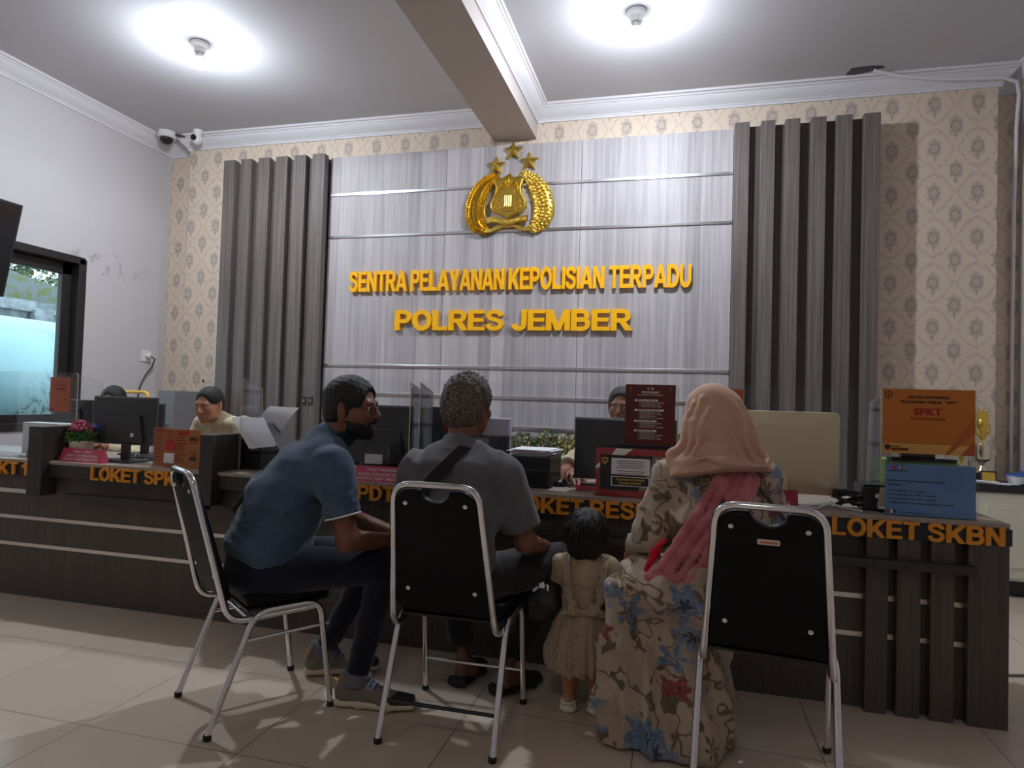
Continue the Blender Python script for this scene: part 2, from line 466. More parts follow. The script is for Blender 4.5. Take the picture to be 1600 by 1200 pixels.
# ------------------------------------------------------------------ room shell
XL, XR, YB, YR, YF, H = -5.2, 2.41, 5.5, 5.65, -3.2, 3.77
def struct(name, mb, m, **k): return tag(mb.build(name, m, **k), kind='structure')
struct('floor', MB().box(XL - .15, XR + .15, YF - .15, YR + .15, -.12, 0), M['floor'])
struct('ceiling', MB().box(XL - .15, XR + .15, YF - .15, YR + .15, H, H + .12), M['ceiling'])
WY0, WY1, WZ0, WZ1 = 2.3, 4.68, .86, 2.36
w = MB()
w.box(XL - .15, XL, YF - .15, WY0, 0, H); w.box(XL - .15, XL, WY1, YR + .15, 0, H)
w.box(XL - .15, XL, WY0, WY1, 0, WZ0); w.box(XL - .15, XL, WY0, WY1, WZ1, H)
struct('wall_left', w, M['wall'])
w = MB().prism([(XL, YR), (-4.85, YR), (-4.85, YB), (2.205, YB), (2.213, YB + .004), (2.217, YB + .012), (2.217, YR), (XR, YR), (XR, YR + .15), (XL, YR + .15)], 0, H, 'z')
struct('wall_back', w, M['wallpaper'])
struct('wall_right', MB().box(XR, XR + .15, YF - .15, YR + .15, 0, H), M['wall'])
struct('wall_rear', MB().box(XL, XR, YF - .15, YF, 0, H), M['wall'])
struct('ceiling_beam', MB().box(-1.655, -1.275, YF, YB, 3.5, H), M['beam'])
PROF = [(0, 3.635), (.014, 3.635), (.014, 3.652), (.022, 3.656), (.024, 3.664), (.04, 3.676), (.062, 3.70), (.078, 3.722), (.082, 3.733), (.09, 3.735), (.094, 3.748), (.108, 3.752), (.112, H)]
def cornice(n, path, left): struct('trim_%d' % n, sweep(path, PROF, left), M['cornice'], smooth=25)
cornice(1, [(XL, YF), (XL, YR), (-4.85, YR), (-4.85, YB), (-1.655, YB), (-1.655, YF)], False)
cornice(2, [(-1.275, YF), (-1.275, YB), (2.217, YB), (2.217, YR), (XR, YR), (XR, YF)], False)
# window
wf = MB()
for (a, b, z0, z1) in ((WY0, WY1, WZ1 - .05, WZ1 + .015), (WY0, WY1, WZ0 - .015, WZ0 + .05), (WY1 - .06, WY1 + .015, WZ0, WZ1), (WY0 - .015, WY0 + .06, WZ0, WZ1)):
    wf.box(XL - .14, XL + .012, a, b, z0, z1)
win = tag(wf.build('window_1', M['frame'], bevel=.004), kind='structure')
sa = MB()
for (y0, y1) in ((WY0 + .06, 3.40), (3.40, WY1 - .06)):
    for (a, b, z0, z1) in ((y0, y1, WZ1 - .15, WZ1 - .05), (y0, y1, WZ0 + .05, WZ0 + .12), (y0, y0 + .09, WZ0 + .05, WZ1 - .05), (y1 - .09, y1, WZ0 + .05, WZ1 - .05)):
        sa.box(XL - .12, XL - .07, a, b, z0, z1)
sub('sash', sa, M['frame'], win, bevel=.004)
sub('pane', MB().box(XL - .098, XL - .094, WY0 + .1, WY1 - .1, WZ0 + .08, WZ1 - .1), M['glass'], win)
# hole where the ceiling was broken for a cable, and the cable
hole = MB().prism([(1.15, 5.38), (1.17, 5.28), (1.30, 5.27), (1.385, 5.285), (1.40, 5.31), (1.30, 5.36), (1.22, 5.385)], H - .004, H + .0, 'z')
tag(hole.build('ceiling_hole', M['black']), 'ragged dark hole broken in the ceiling above the cornice, right of the slats', 'hole', kind='thing')
cb = MB().tube([(1.33, 5.31, H - .02), (1.5, 5.36, H - .05), (1.8, 5.40, H - .085), (2.2, 5.42, H - .10), (2.30, 5.44, H - .13), (2.34, 5.50, H - .2), (2.352, 5.56, H - .4), (2.356, 5.6, 2.8), (2.36, 5.62, 1.8), (2.36, 5.625, .78)], .013, 8)
tag(cb.build('cable', M['paper'], smooth=60), 'white cable running from the ceiling hole down the right corner', 'cable')
# outside the window
def tankmat():
    g = G('weathered_turquoise_paint'); x, y, z = g.co()
    st = g.noise(g.vec(x * 6, y * 9 + z * 6, z * 3.0 - y * 2.0), 2.2, 5.0, .7).step(.50, .58)
    n2 = g.noise(g.vec(x, y, z), 1.0, 2.0).step(.42, .62)
    return g.pbr(g.mix(st * n2 * .8, c(160, 200, 206), c(50, 70, 76)), .45)
tk = MB().lathe([(.05, -.42), (.60, -.38), (.66, -.2), (.66, 3.3), (.60, 3.5), (.05, 3.55)], cx=-7.75, cz=1.38, n=40, ax='y', cy=4.3)
tk.box(-8.2, -7.3, 4.9, 5.1, .0, .95); tk.box(-8.2, -7.3, 6.9, 7.1, .0, .95)
tag(tk.build('water_tank', tankmat(), smooth=40), 'turquoise water tank with black scuffs lying outside the window', 'water tank')
M['weathered'] = (lambda g: g.pbr(g.mix(g.noise(g.vec(*g.co()), 2.2, 5.0, .7).step(.3, .7), c(96, 110, 116), c(168, 178, 182)), .8))(G('weathered_concrete'))
yw = MB().box(-11.3, -11.0, 2.0, 16.0, -.3, 2.72); yw.box(-11.3, -10.9, 2.0, 16, 2.52, 2.60); yw.box(-10.98, -10.85, 8.85, 9.2, 0, 2.56)
tag(yw.build('yard_wall', M['weathered']), 'stained grey concrete yard wall with a ledge, beyond the tank', 'yard wall')
rf = MB().prism([(2.0, 2.62), (16, 2.62), (16, 3.0), (10.5, 3.16), (8.9, 3.42), (2, 3.5)], -12.4, -12.0, 'x')
tag(rf.build('mossy_roof', (lambda g: g.pbr(g.mix(g.noise(g.vec(*g.co()), 5.0, 5.0, .7).step(.45, .6), c(120, 128, 130), c(106, 122, 72)), .85))(G('mossy_roofing'))), 'low grey roof with moss seen above the yard wall', 'roof')
leafm = (lambda g: g.pbr(g.mix(g.noise(g.vec(*g.co()), 18.0, 2.0), c(50, 74, 40), c(120, 140, 92)), .6))(G('outdoor_leaves'))
tr = thing('tree', 'sparse tree with thin twigs against the sky outside the window', 'tree', (-13.6, 10.2, 0))
MB().tube([(-13.6, 10.2, 0), (-13.6, 10.3, 2.5), (-13.5, 10.5, 3.6)], [.12, .1, .05], 8).build('trunk', M['weathered'], tr, smooth=60)
tw, lv = MB(), MB()
rr = random.Random(3)
for i in range(34):
    p = Vector((-13.5 + rr.uniform(-.3, .3), 10.3 + rr.uniform(-.4, .4), 3.2 + rr.uniform(-.4, .3)))
    d = Vector((rr.uniform(-.3, .3), rr.uniform(-1.1, 1.5), rr.uniform(.1, .95)))
    pts = [p, p + d * .5 + Vector((0, 0, .06)), p + d]
    tw.tube(pts, [.02, .014, .006], 5)
    for k in range(26):
        q = pts[0].lerp(pts[2], rr.uniform(.25, 1.05)) + Vector((rr.uniform(-.1, .1), rr.uniform(-.12, .12), rr.uniform(-.1, .1)))
        a = Vector((rr.uniform(-1, 1), rr.uniform(-1, 1), rr.uniform(-1, 1))).normalized() * .06; b = a.orthogonal() * .5
        lv.add([q - a, q + b, q + a, q - b], [(0, 1, 2, 3)])
tw.build('twigs', M['weathered'], tr); lv.build('foliage', leafm, tr)
MBw = MB()
for z in (4.05, 4.28): MBw.tube([(-9.2, 3, z - .4), (-9.2, 9, z - .52), (-9.2, 15, z - .45)], .012, 5)
struct('ground_outside', MB().box(-26, XL - .15, -6, 24, -.35, -.3), plain('outside_ground', c(120, 116, 108), .9))
rub = MB()
for i in range(26):
    rub.ball(-6.3 + rr.uniform(-.3, .3), 3.4 + i * .12, .3 + rr.uniform(0, .38), rr.uniform(.16, .3), rr.uniform(.2, .36), rr.uniform(.2, .34), 9, 6)
tag(rub.build('covered_heap', (lambda g: g.pbr(g.mix(g.noise(g.vec(*g.co()), 9.0, 5.0, .7), c(34, 36, 38), c(96, 98, 98)), .45, bump=g.bump(g.noise(g.vec(*g.co()), 14.0, 4.0), .8, .05)))(G('dark_sheeting')), smooth=70),
    'heap under crumpled dark sheeting outside, beneath the turquoise tank', 'heap')
# lamps ------------------------------------------------------------
def bulbmat(name, col, power):        # LED bulb: shines mostly out of the lower cap, faintly round the shoulder
    g = G(name); z = g.co()[2]
    mt = g.pbr((1, 1, 1), .3, emit=col, es=1.0)
    p = [n for n in g.nt.nodes if n.type == 'BSDF_PRINCIPLED'][0]
    g.put(p.inputs['Emission Strength'], z.step(-.120, -.150) * power + 10.0)
    return mt
bulbm = bulbmat('lit_bulb', (.84, .91, 1.0), BULB); bulbd = bulbmat('fill_bulb', (1.0, .95, .88), BULB * REAR_FILL)
def lamp(x, y, lab, m=None, g='bare bulbs on the ceiling'):
    t = thing('ceiling_bulb', lab, 'light bulb', (x, y, H), 0, g); t.scale = (1.1, 1.1, 1.22)
    MB().lathe([(.055, 0), (.06, -.008), (.058, -.022), (.044, -.030), (.036, -.034), (.034, -.062), (.026, -.066)], n=20).build('lamp_holder', M['white'], t, smooth=35, local=True)
    MB().lathe([(.020, -.062), (.021, -.074), (.030, -.088), (.038, -.100)], n=20).build('bulb_collar', M['white'], t, smooth=40, local=True)
    MB().lathe([(.038, -.1005), (.043, -.116), (.041, -.134), (.028, -.152), (.008, -.159)], n=20).build('bulb', m or bulbm, t, smooth=60, local=True)
lamp(-3.48, 3.99, 'lit bare bulb on the ceiling left of the beam')
lamp(-.34, 4.24, 'lit bare bulb on the ceiling right of the beam')
for (x, y) in REAR_FILL_LAMPS: lamp(x, y, 'unseen fill bulb added on the ceiling behind the seats, on the %s side of the beam' % ('window' if x < -1.5 else 'cabinet'), bulbd)  # added out of view to lift the ambient light from behind
# ------------------------------------------------------------------ back wall joinery
ZT = 3.435
def slatted(name, edges, lab, x0, x1):
    t = thing('slatted_panel', lab, 'slatted panel', ((x0 + x1) / 2, 5.4, 0), 0, 'slatted panels on the back wall')
    MB().box(x0 + .02, x1 - .02, 5.38, YB - .022, 0, ZT - .012).build('backing_board', M['slat_back'], t)
    for a, b in edges: MB().box(a, b, 5.31, 5.38, 0, ZT).build('slat', M['slat'], t, bevel=.002)
    return t
LE = [(-4.296, -4.175), (-4.104, -3.991), (-3.914, -3.797), (-3.728, -3.605), (-3.538, -3.413), (-3.344, -3.218)]
RE = [(.355, .463), (.547, .649), (.722, .827), (.904, 1.011), (1.081, 1.191), (1.269, 1.381)]
slatted('slatted_panel', LE, 'tall dark slatted wood panel left of the pale sign panel', -4.296, -3.218)
slatted('slatted_panel', RE, 'tall dark slatted wood panel right of the pale sign panel', .355, 1.381)
t = thing('signboard', 'wide pale grey woodgrain panel with chrome strips carrying the gold emblem', 'signboard', (-1.43, 5.45, 0))
for a, b in ((-3.217, -2.068), (-2.064, -.861), (-.857, .354)): MB().box(a, b, 5.42, YB - .022, 0, ZT - .004).build('board', M['panel'], t, bevel=.0015)
for z in (3.076, 2.682, 1.497, 1.243, .985): MB().box(-3.216, .353, 5.410, 5.42, z - .012, z + .012).build('trim_strip', M['strip'], t, bevel=.002)
# raised letters
def sign_text(txt, x0, x1, z0, z1, lab):
    t = thing('sign_lettering', lab, 'sign letters', ((x0 + x1) / 2, 5.4, z0), 0, 'raised yellow sign letters')
    letters(txt, x0, x1, 5.386, z0, z1 - z0, .045, .034, M['yellow'], t)
sign_text('SENTRA PELAYANAN KEPOLISIAN TERPADU', -2.965, .052, 2.166, 2.352, 'upper row of raised yellow letters reading SENTRA PELAYANAN KEPOLISIAN TERPADU')
sign_text('POLRES JEMBER', -2.50, -.410, 1.816, 1.992, 'lower row of larger raised yellow letters reading POLRES JEMBER')
# emblem ------------------------------------------------------------
S = .00580 / 5.333
EX, EZ = -1.477, 2.915
def E2(x, y): return (EX + (x - 790) * S, EZ - (y - 620) * S)
em = thing('police_emblem', 'gold police crest of shield, wreath, ribbon and three stars on the pale panel', 'emblem', (EX, 5.42, EZ))
def star(cx, cy, r):
    x, z = E2(cx, cy); R = r * S; vs = [(x, 5.365, z)]
    for k in range(10):
        a = PI / 2 + k * PI / 5; q = R if k % 2 == 0 else R * .42
        vs.append((x + q * math.cos(a), 5.392, z + q * math.sin(a)))
    vs += [(v[0], 5.42, v[2]) for v in vs[1:]]
    fs = [(0, 1 + (k + 1) % 10, 1 + k) for k in range(10)] + [(1 + k, 1 + (k + 1) % 10, 11 + (k + 1) % 10, 11 + k) for k in range(10)]
    MB().add(vs, fs).build('star', M['gold'], em)
star(812, 200, 78); star(675, 312, 78); star(945, 294, 78)
def blade(mb, x, y, ang, L, W, T, y0):
    """a pointed grain / leaf standing proud of y0, axis angle in image degrees"""
    X, Z = E2(x, y); a = math.radians(ang); d = Vector((math.cos(a), 0, -math.sin(a))); n = Vector((d.z, 0, -d.x))
    P = Vector((X, y0, Z)); L *= S; W *= S
    vs = [P - d * L, P + n * W, P + d * L, P - n * W, P + Vector((0, -T, 0)) - d * L * .35, P + Vector((0, -T, 0)) + d * L * .35]
    mb.add(vs, [(0, 4, 1), (1, 4, 5, 2) if False else (1, 4, 5), (1, 5, 2), (2, 5, 3), (3, 5, 4), (3, 4, 0)])
def wreath(name, sgn, bumps):
    cl = [(700, 392, 14), (655, 415, 38), (605, 450, 58), (560, 505, 72), (528, 570, 80), (510, 640, 84), (510, 710, 86), (530, 775, 76), (575, 820, 44), (620, 835, 16)]
    if sgn > 0: cl = [(1580 - x, y - (6 if y < 500 else 0), wd) for x, y, wd in cl]
    # smooth the centre line
    pts = []
    for i in range(len(cl) - 1):
        for k in range(5):
            f = k / 5; pts.append(tuple(cl[i][j] * (1 - f) + cl[i + 1][j] * f for j in range(3)))
    pts.append(cl[-1])
    mb = MB(); n = 12; rings = []
    for i, p in enumerate(pts):
        a = pts[min(i + 2, len(pts) - 1)]; b = pts[max(i - 2, 0)]
        d = Vector((a[0] - b[0], a[1] - b[1])).normalized(); nn = Vector((-d.y, d.x))
        for k in range(n):
            th = PI * 2 * k / n
            x, z = E2(p[0] + nn.x * p[2] * math.cos(th), p[1] + nn.y * p[2] * math.cos(th))
            rings.append((x, 5.405 - max(-.3, math.sin(th)) * .032 * min(1, p[2] / 50), z))
    m = len(pts)
    mb.add(rings, [(i * n + k, i * n + (k + 1) % n, (i + 1) * n + (k + 1) % n, (i + 1) * n + k) for i in range(m - 1) for k in range(n)])
    rr = random.Random(5)
    for i in range(1, m - 1):
        p = pts[i]; a, b = pts[min(i + 1, m - 1)], pts[i - 1]
        d = Vector((a[0] - b[0], a[1] - b[1])).normalized(); nn = Vector((-d.y, d.x)); base = math.degrees(math.atan2(d.y, d.x))
        for j in (-.78, -.4, 0, .4, .78):
            q = (p[0] + nn.x * p[2] * j, p[1] + nn.y * p[2] * j)
            hgt = 5.405 - math.sqrt(max(.05, 1 - j * j)) * .032 * min(1, p[2] / 50) - .002
            if bumps:
                if (i * 5 + int(j * 10)) % 2: continue
                x, z = E2(*q); r = rr.uniform(11, 17) * S
                mb.ball(x + rr.uniform(-4, 4) * S, hgt, z + rr.uniform(-4, 4) * S, r, r * .8, r, 7, 5)
            else:
                blade(mb, q[0], q[1], base + (-50 if j < 0 else 50 if j > 0 else 0) + 180, 25, 10, .014, hgt)
    mb.build(name, M['gold'], em, smooth=50)
wreath('rice_wreath', -1, False); wreath('cotton_wreath', 1, True)
def outl(k, dy=0):
    L = [(790, 386), (745, 418), (700, 420), (664, 440), (684, 500), (672, 560), (640, 615), (638, 655), (662, 690), (700, 706), (740, 722), (780, 752)]
    P = L + [(1580 - x - 8, y) for x, y in reversed(L[1:-1])]
    cx, cy = 786, 580
    return [E2(cx + (x - cx) * k, cy + (y - cy) * k) for x, y in P]
sh = MB().prism(outl(1.0), 5.376, 5.42, 'y')
MB_in = MB().prism(outl(.88), 5.372, 5.40, 'y')
o = sh.build('shield', M['gold'], em, bevel=.006)
bd = MB(); P = outl(.95); bd.tube([(x, 5.374, z) for x, z in P], .0075, 8, closed=True)
# torch, pillars, flame rays and scrolls in relief
for k in range(9):
    a = -70 + k * 17.5; L = 62 - abs(k - 4) * 5
    blade(bd, 787 + math.sin(math.radians(a)) * 58, 520 - math.cos(math.radians(a)) * 58, a - 90 + 0, L * .6, 7, .012, 5.376)
for x in (762, 778, 794, 810):
    X, Z0 = E2(x, 650); _, Z1 = E2(x, 560); bd.tube([(X, 5.374, Z0), (X, 5.374, Z1)], .006, 8)
for (x0, y0, x1, y1) in ((742, 520, 832, 552), (748, 552, 826, 562), (735, 650, 840, 664), (728, 672, 850, 688)):
    a, z1 = E2(x0, y0); b, z0 = E2(x1, y1); bd.box(a, b, 5.366, 5.38, z0, z1)
for sg in (-1, 1):
    for (dx, y) in ((72, 600), (80, 640)):
        pts = []
        for k in range(14):
            th = k * .5; r = (26 - k * 1.5) * S; X, Z = E2(787 + sg * dx, y + 20)
            pts.append((X + sg * r * math.cos(th), 5.372, Z + r * math.sin(th)))
        bd.tube(pts, .0055, 6)
    for k in range(5):
        blade(bd, 787 + sg * (62 + k * 9), 470 + k * 22, 90 - sg * (16 + k * 4), 26, 8, .012, 5.376)
sub('relief', bd, M['gold'], o, smooth=40)
rb = MB()
def band(pl, wv, yv):
    vs = []
    for (x, y) in pl:
        for dd in (-wv, wv):
            X, Z = E2(x, y + dd); vs.append((X, yv - .006 * math.sin(x * .02), Z))
    n = len(pl); nv = [(x, y + .03, z) for x, y, z in vs]
    fs = [(2 * i, 2 * i + 1, 2 * i + 3, 2 * i + 2) for i in range(n - 1)]
    rb.add(vs + nv, fs + [tuple(q + 2 * n for q in reversed(f)) for f in fs] + [(2 * i, 2 * i + 2, 2 * i + 2 + 2 * n, 2 * i + 2 * n) for i in range(n - 1)] + [(2 * i + 1, 2 * i + 1 + 2 * n, 2 * i + 3 + 2 * n, 2 * i + 3) for i in range(n - 1)])
band([(622, 762), (660, 752), (700, 758), (740, 772), (787, 778), (834, 772), (874, 758), (914, 752), (950, 750)], 24, 5.36)
band([(590, 838), (650, 838), (700, 818), (750, 800), (787, 806), (826, 800), (874, 818), (930, 836), (985, 832)], 15, 5.374)
o = rb.build('ribbon', M['gold'], em, bevel=.003)
tx = MB()
for k in range(13):
    x = 650 + k * 23; X, Z = E2(x, 758 + 18 * math.exp(-((x - 787) / 90) ** 2)); tx.box(X - .006, X + .006, 5.352, 5.362, Z - .008, Z + .008)
sub('motto_relief', tx, M['gold'], o, bevel=.002)
# ------------------------------------------------------------------ service counter
CT = thing('service_counter', 'long dark wood service counter with orange LOKET lettering along its front', 'counter', (-2, 3.25, 0))
MB().box(XL, 1.10, 3.0, 3.03, 0, .71).build('front_panel', M['counter'], CT)
MB().box(XL, 1.098, 2.952, 2.972, .70, .772).build('fascia', M['counter_dark'], CT, bevel=.002)
MB().box(XL, 1.237, 2.945, 3.60, .772, .79).build('worktop', M['worktop'], CT, bevel=.002)
MB().box(1.098, 1.237, 2.949, 3.60, 0, .772).build('end_panel', M['counter'], CT, bevel=.002)
MB().box(XL, 1.098, 3.57, 3.60, 0, .772).build('rear_panel', M['counter_dark'], CT)
for a, b in ((.736, .818), (.850, .934), (.970, 1.052)): MB().box(a, b, 2.952, 3.0, 0, .70).build('slat', M['counter'], CT, bevel=.002)
MB().box(-3.29, 1.112, 2.90, 2.955, .588, .622).build('ledge', M['counter_dark'], CT, bevel=.002)
for z in (.295, .450): MB().box(XL, 1.098, 2.993, 3.0, z - .010, z + .010).build('metal_strip', M['alu_strip'], CT, bevel=.001)
MB().box(XL, -3.63, 2.985, 3.0, .590, .614).build('metal_strip', M['alu_strip'], CT, bevel=.001)
MB().box(-3.557, -3.455, 2.90, 3.19, .60, .985).build('divider', M['counter_dark'], CT, bevel=.002)
MB().box(-2.419, -2.34, 2.90, 3.22, .60, .985).build('divider', M['counter_dark'], CT, bevel=.002)
def counter_label(txt, x0, x1, lab):
    pl = MB().box(x0 - .03, x1 + .03, 2.948, 2.954, .704, .768).build('sign_plate', M['black'], CT)
    letters(txt, x0, x1, 2.934, .703, .072, .045, .012, M['amber'], pl, sub_=True)
    tag(pl, 'black plate with ' + lab)
    pl.matrix_parent_inverse = rootmat(CT).inverted()
    return pl
counter_label('LOKET SPKT 1', -4.34, -3.60, 'orange letters reading LOKET SPKT 1')
counter_label('LOKET SPKT', -3.15, -2.53, 'orange letters reading LOKET SPKT')
counter_label('LOKET SPDT', -1.954, -1.335, 'orange letters reading LOKET SPDT')
counter_label('LOKET RESKRIM', -.745, .060, 'orange letters reading LOKET RESKRIM')
counter_label('LOKET SKBN', .605, 1.215, 'orange letters reading LOKET SKBN')
# ------------------------------------------------------------------ things on and behind the counter
WT = .7902
def sheet(mb, x0, x1, y, z0, z1, tilt=0.0, t=.003, mi=0):
    """upright card whose top leans back by tilt"""
    n = len(mb.v); mb.box(x0, x1, y, y + t, z0, z1, mi)
    for i in range(n, len(mb.v)):
        v = mb.v[i]; mb.v[i] = (v[0], v[1] + (v[2] - z0) * tilt, v[2])
class Print:
    """printed matter on a leaning card: coordinates run 0..1 across and 0..1 up"""
    def __init__(s, x0, x1, y, z0, z1, tilt=0.0):
        s.x0, s.x1, s.y, s.z0, s.z1, s.t = x0, x1, y, z0, z1, tilt; s.p = {}
    def mb(s, m): return s.p.setdefault(m, MB())
    def P(s, u, w, k=0): 
        z = s.z0 + (s.z1 - s.z0) * w
        return (s.x0 + (s.x1 - s.x0) * u, s.y - .0006 - k * .0005 + (z - s.z0) * s.t, z)
    def rect(s, u0, u1, w0, w1, m, k=0):
        s.mb(m).add([s.P(u0, w0, k), s.P(u1, w0, k), s.P(u1, w1, k), s.P(u0, w1, k)], [(0, 1, 2, 3)])
    def poly(s, pts, m, k=0):
        s.mb(m).add([s.P(u, w, k) for u, w in pts], [tuple(range(len(pts)))])
    def text(s, t, u, w, h, m, width=None, align='l', bold=.03, k=1):
        vs, fs, tw = text_mesh(t, h * (s.z1 - s.z0), None if width is None else width * (s.x1 - s.x0), bold)
        ox = s.x0 + (s.x1 - s.x0) * u - (tw / 2 if align == 'c' else 0); oz = s.z0 + (s.z1 - s.z0) * w
        s.mb(m).add([(v[0] + ox, s.y - .0006 - k * .0005 - .0004 + v[1] * .1 + (v[2] + oz - s.z0) * s.t, v[2] + oz) for v in vs], fs)
    def crest(s, u, w, r, m, m2):
        asp = (s.z1 - s.z0) / (s.x1 - s.x0)
        q = lambda k: [(u + k * r * asp * x, w + k * r * y) for x, y in ((-1, .8), (0, 1.1), (1, .8), (.9, -.3), (0, -1.1), (-.9, -.3))]
        s.poly(q(1), m, 1); s.poly(q(.72), m2, 2); s.poly([(u - .3 * r * asp, w - .4 * r), (u + .3 * r * asp, w - .4 * r), (u, w + .6 * r)], m, 3)
    def build(s, parent, name='print'):
        first = None
        mats = list(s.p); allmb = MB(); mi = []
        for i, m in enumerate(mats): allmb.add(s.p[m].v, s.p[m].f, i)
        return sub2(name, allmb, [M[m] for m in mats], parent)
def sub2(name, mb, mats, parent):
    o = mb.build(name, mats)
    o.parent = parent
    if parent.type == 'EMPTY': o.matrix_parent_inverse = rootmat(parent).inverted()
    elif parent.parent is not None: o.matrix_parent_inverse = Matrix.Identity(4)
    return o

# acrylic shields ------------------------------------------------------
def shield(lab, x0, x1, y, z1, slot=None, wing=.2, wings=(True, True)):
    t = thing('acrylic_shield', lab, 'acrylic screen', ((x0 + x1) / 2, y, WT), 0, 'acrylic screens along the counter')
    r = .02; pts = [(x0, WT)]
    if slot:
        a, b, h = slot
        pts += [(a, WT)] + [(a + r - r * math.cos(k * PI / 8), WT + h - r + r * math.sin(k * PI / 8)) for k in range(5)] + [(b - r + r * math.sin(k * PI / 8), WT + h - r + r * math.cos(k * PI / 8)) for k in range(5)] + [(b, WT)]
    pts += [(x1, WT)] + [(x1 - r + r * math.cos(k * PI / 8), z1 - r + r * math.sin(k * PI / 8)) for k in range(5)] + [(x0 + r - r * math.sin(k * PI / 8), z1 - r + r * math.cos(k * PI / 8)) for k in range(5)]
    mb = MB().prism(pts, y, y + .004, 'y')
    mb.mi = [0, 0] + [1] * (len(mb.f) - 2)
    mb.build('front_sheet', [M['acrylic'], M['acrylic_edge']], t)
    for x, on in ((x0 + .003, wings[0]), (x1 - .007, wings[1])):
        if not on: continue
        q = MB().prism([(y + .006, WT), (y + .005 + wing, WT), (y + .005 + wing * .8, z1 - .06), (y + .006, z1 - .012)], x, x + .004, 'x'); q.mi = [0, 0, 1, 1, 1, 1]
        q.build('side_sheet', [M['acrylic'], M['acrylic_edge']], t)
    return t
shield('clear acrylic screen at the far left end, before the window', -5.1, -3.566, 3.202, 1.302, None, .22)
shield('clear acrylic screen beside the paper-fed printer, before the left slats', -2.335, -1.335, 3.10, 1.302, (-2.05, -1.6, .085), .22)
shield('clear acrylic screen above the LOKET RESKRIM lettering', -1.29, -.012, 3.10, 1.302, (-.735, -.46, .085), .22)
shield('clear acrylic screen in front of the gold computer', .0, .83, 3.10, 1.308, (.50, .745, .085), .22, (False, True))

# monitors ---------------------------------------------------------------
def monitor(lab, x0, x1, z0, z1, y, mat='black', cx=None, sticker=None, led=False, base_y=0.0, foot=True, g='computer monitors on the counter'):
    cx = (x0 + x1) / 2 if cx is None else cx
    t = thing('monitor', lab, 'monitor', (cx, y, WT), 0, g)
    MB().box(x0, x1, y + .008, y + .03, z0, z1).build('screen_bezel', M[mat], t, bevel=.004)
    w, h = x1 - x0, z1 - z0
    q = MB(); q.prism([(x0 + w * .012, z0 + h * .02), (x1 - w * .012, z0 + h * .02), (x1 - w * .012, z1 - h * .02), (x0 + w * .012, z1 - h * .02)], y, y + .01)
    q.prism([(cx - w * .30, z0 + h * .05), (cx + w * .30, z0 + h * .05), (cx + w * .24, z0 + h * .62), (cx - w * .24, z0 + h * .62)], y - .018, y + .002)
    bk = q.build('back_cover', M[mat], t, bevel=.004)
    if foot:
        MB().box(cx - .028, cx + .028, y - .004, y + .016, WT + .008, z0 + h * .35).build('stand_neck', M[mat], t, bevel=.003)
        MB().prism([(cx - .12, y - .09 + base_y), (cx + .12, y - .09 + base_y), (cx + .135, y + .03), (cx + .1, y + .10), (cx - .1, y + .10), (cx - .135, y + .03)], WT, WT + .011, 'z').build('stand_base', M[mat], t, bevel=.003)
    if sticker:
        sx, sz, sw, sh2 = sticker
        MB().box(sx, sx + sw, y - .0195, y - .0175, sz, sz + sh2).build('sticker', M['paper'], t)
    return t
m1 = monitor('black monitor turned away, beside the pink-flowered pot', -3.387, -2.942, .886, 1.166, 3.15, 'dark_grey', -3.14, (-3.09, .935, .022, .022))
MB().ball(-3.381, 3.146, .985, .006).build('power_light', G('blue_led').pbr((.05, .2, 1), .3, emit=(.08, .25, 1.0), es=6), m1)
monitor('wide black monitor turned away, behind the pink name plate near the glasses man', -1.725, -1.345, .84, 1.166, 3.16, 'black', -1.50, (-1.60, .86, .10, .05))
monitor('black monitor standing just left of the grey-haired head', -1.285, -1.02, .86, 1.166, 3.27, 'black')
monitor('pale lilac monitor peeping over the black one beside the grey-haired man', -1.22, -.885, .88, 1.117, 3.40, 'lilac' if 'lilac' in M else 'white')
monitor('low black rounded monitor below the pale lilac one', -1.10, -.832, .82, 1.036, 3.17, 'black')
monitor('large black monitor hiding the officer, behind the maroon notice', -.50, -.02, .845, 1.14, 3.16, 'black', -.22, base_y=.055)
monitor('dark monitor standing behind the flower pot, near the rust-coloured notice', -4.02, -3.72, .98, 1.135, 3.44, 'dark_grey')
monitor('small dark monitor right of the partly hidden bare-headed officer', -3.50, -3.24, .90, 1.125, 3.53, 'dark_grey')
# big gold-backed all-in-one
t = thing('all_in_one_computer', 'large champagne gold all-in-one computer seen from behind', 'computer', (.35, 3.2, WT))
def rrect(x0, x1, z0, z1, r, n=6):
    P = []
    for cx, cz, a0 in ((x1 - r, z0 + r, -PI / 2), (x1 - r, z1 - r, 0), (x0 + r, z1 - r, PI / 2), (x0 + r, z0 + r, PI)):
        P += [(cx + r * math.cos(a0 + k * PI / 2 / n), cz + r * math.sin(a0 + k * PI / 2 / n)) for k in range(n + 1)]
    return P
champ = plain('champagne_metal', c(222, 202, 164), .40, .25)
o = MB()
rings = [(0, 0), (-.006, .006), (-.028, .16), (-.034, .24)]
P0 = rrect(.03, .676, .832, 1.199, .022)
vs = []
for dy, ins in rings:
    k = 1 - ins * 1.6
    vs += [(.353 + (x - .353) * k, 3.165 + dy, 1.015 + (z - 1.015) * k) for x, z in P0]
n = len(P0)
o.add(vs, [(i * n + j, i * n + (j + 1) % n, (i + 1) * n + (j + 1) % n, (i + 1) * n + j) for i in range(3) for j in range(n)] + [tuple(3 * n + j for j in range(n))])
o.build('back_shell', champ, t, smooth=40)
MB().prism(P0, 3.165, 3.172).build('screen_glass', M['blackgloss'], t)
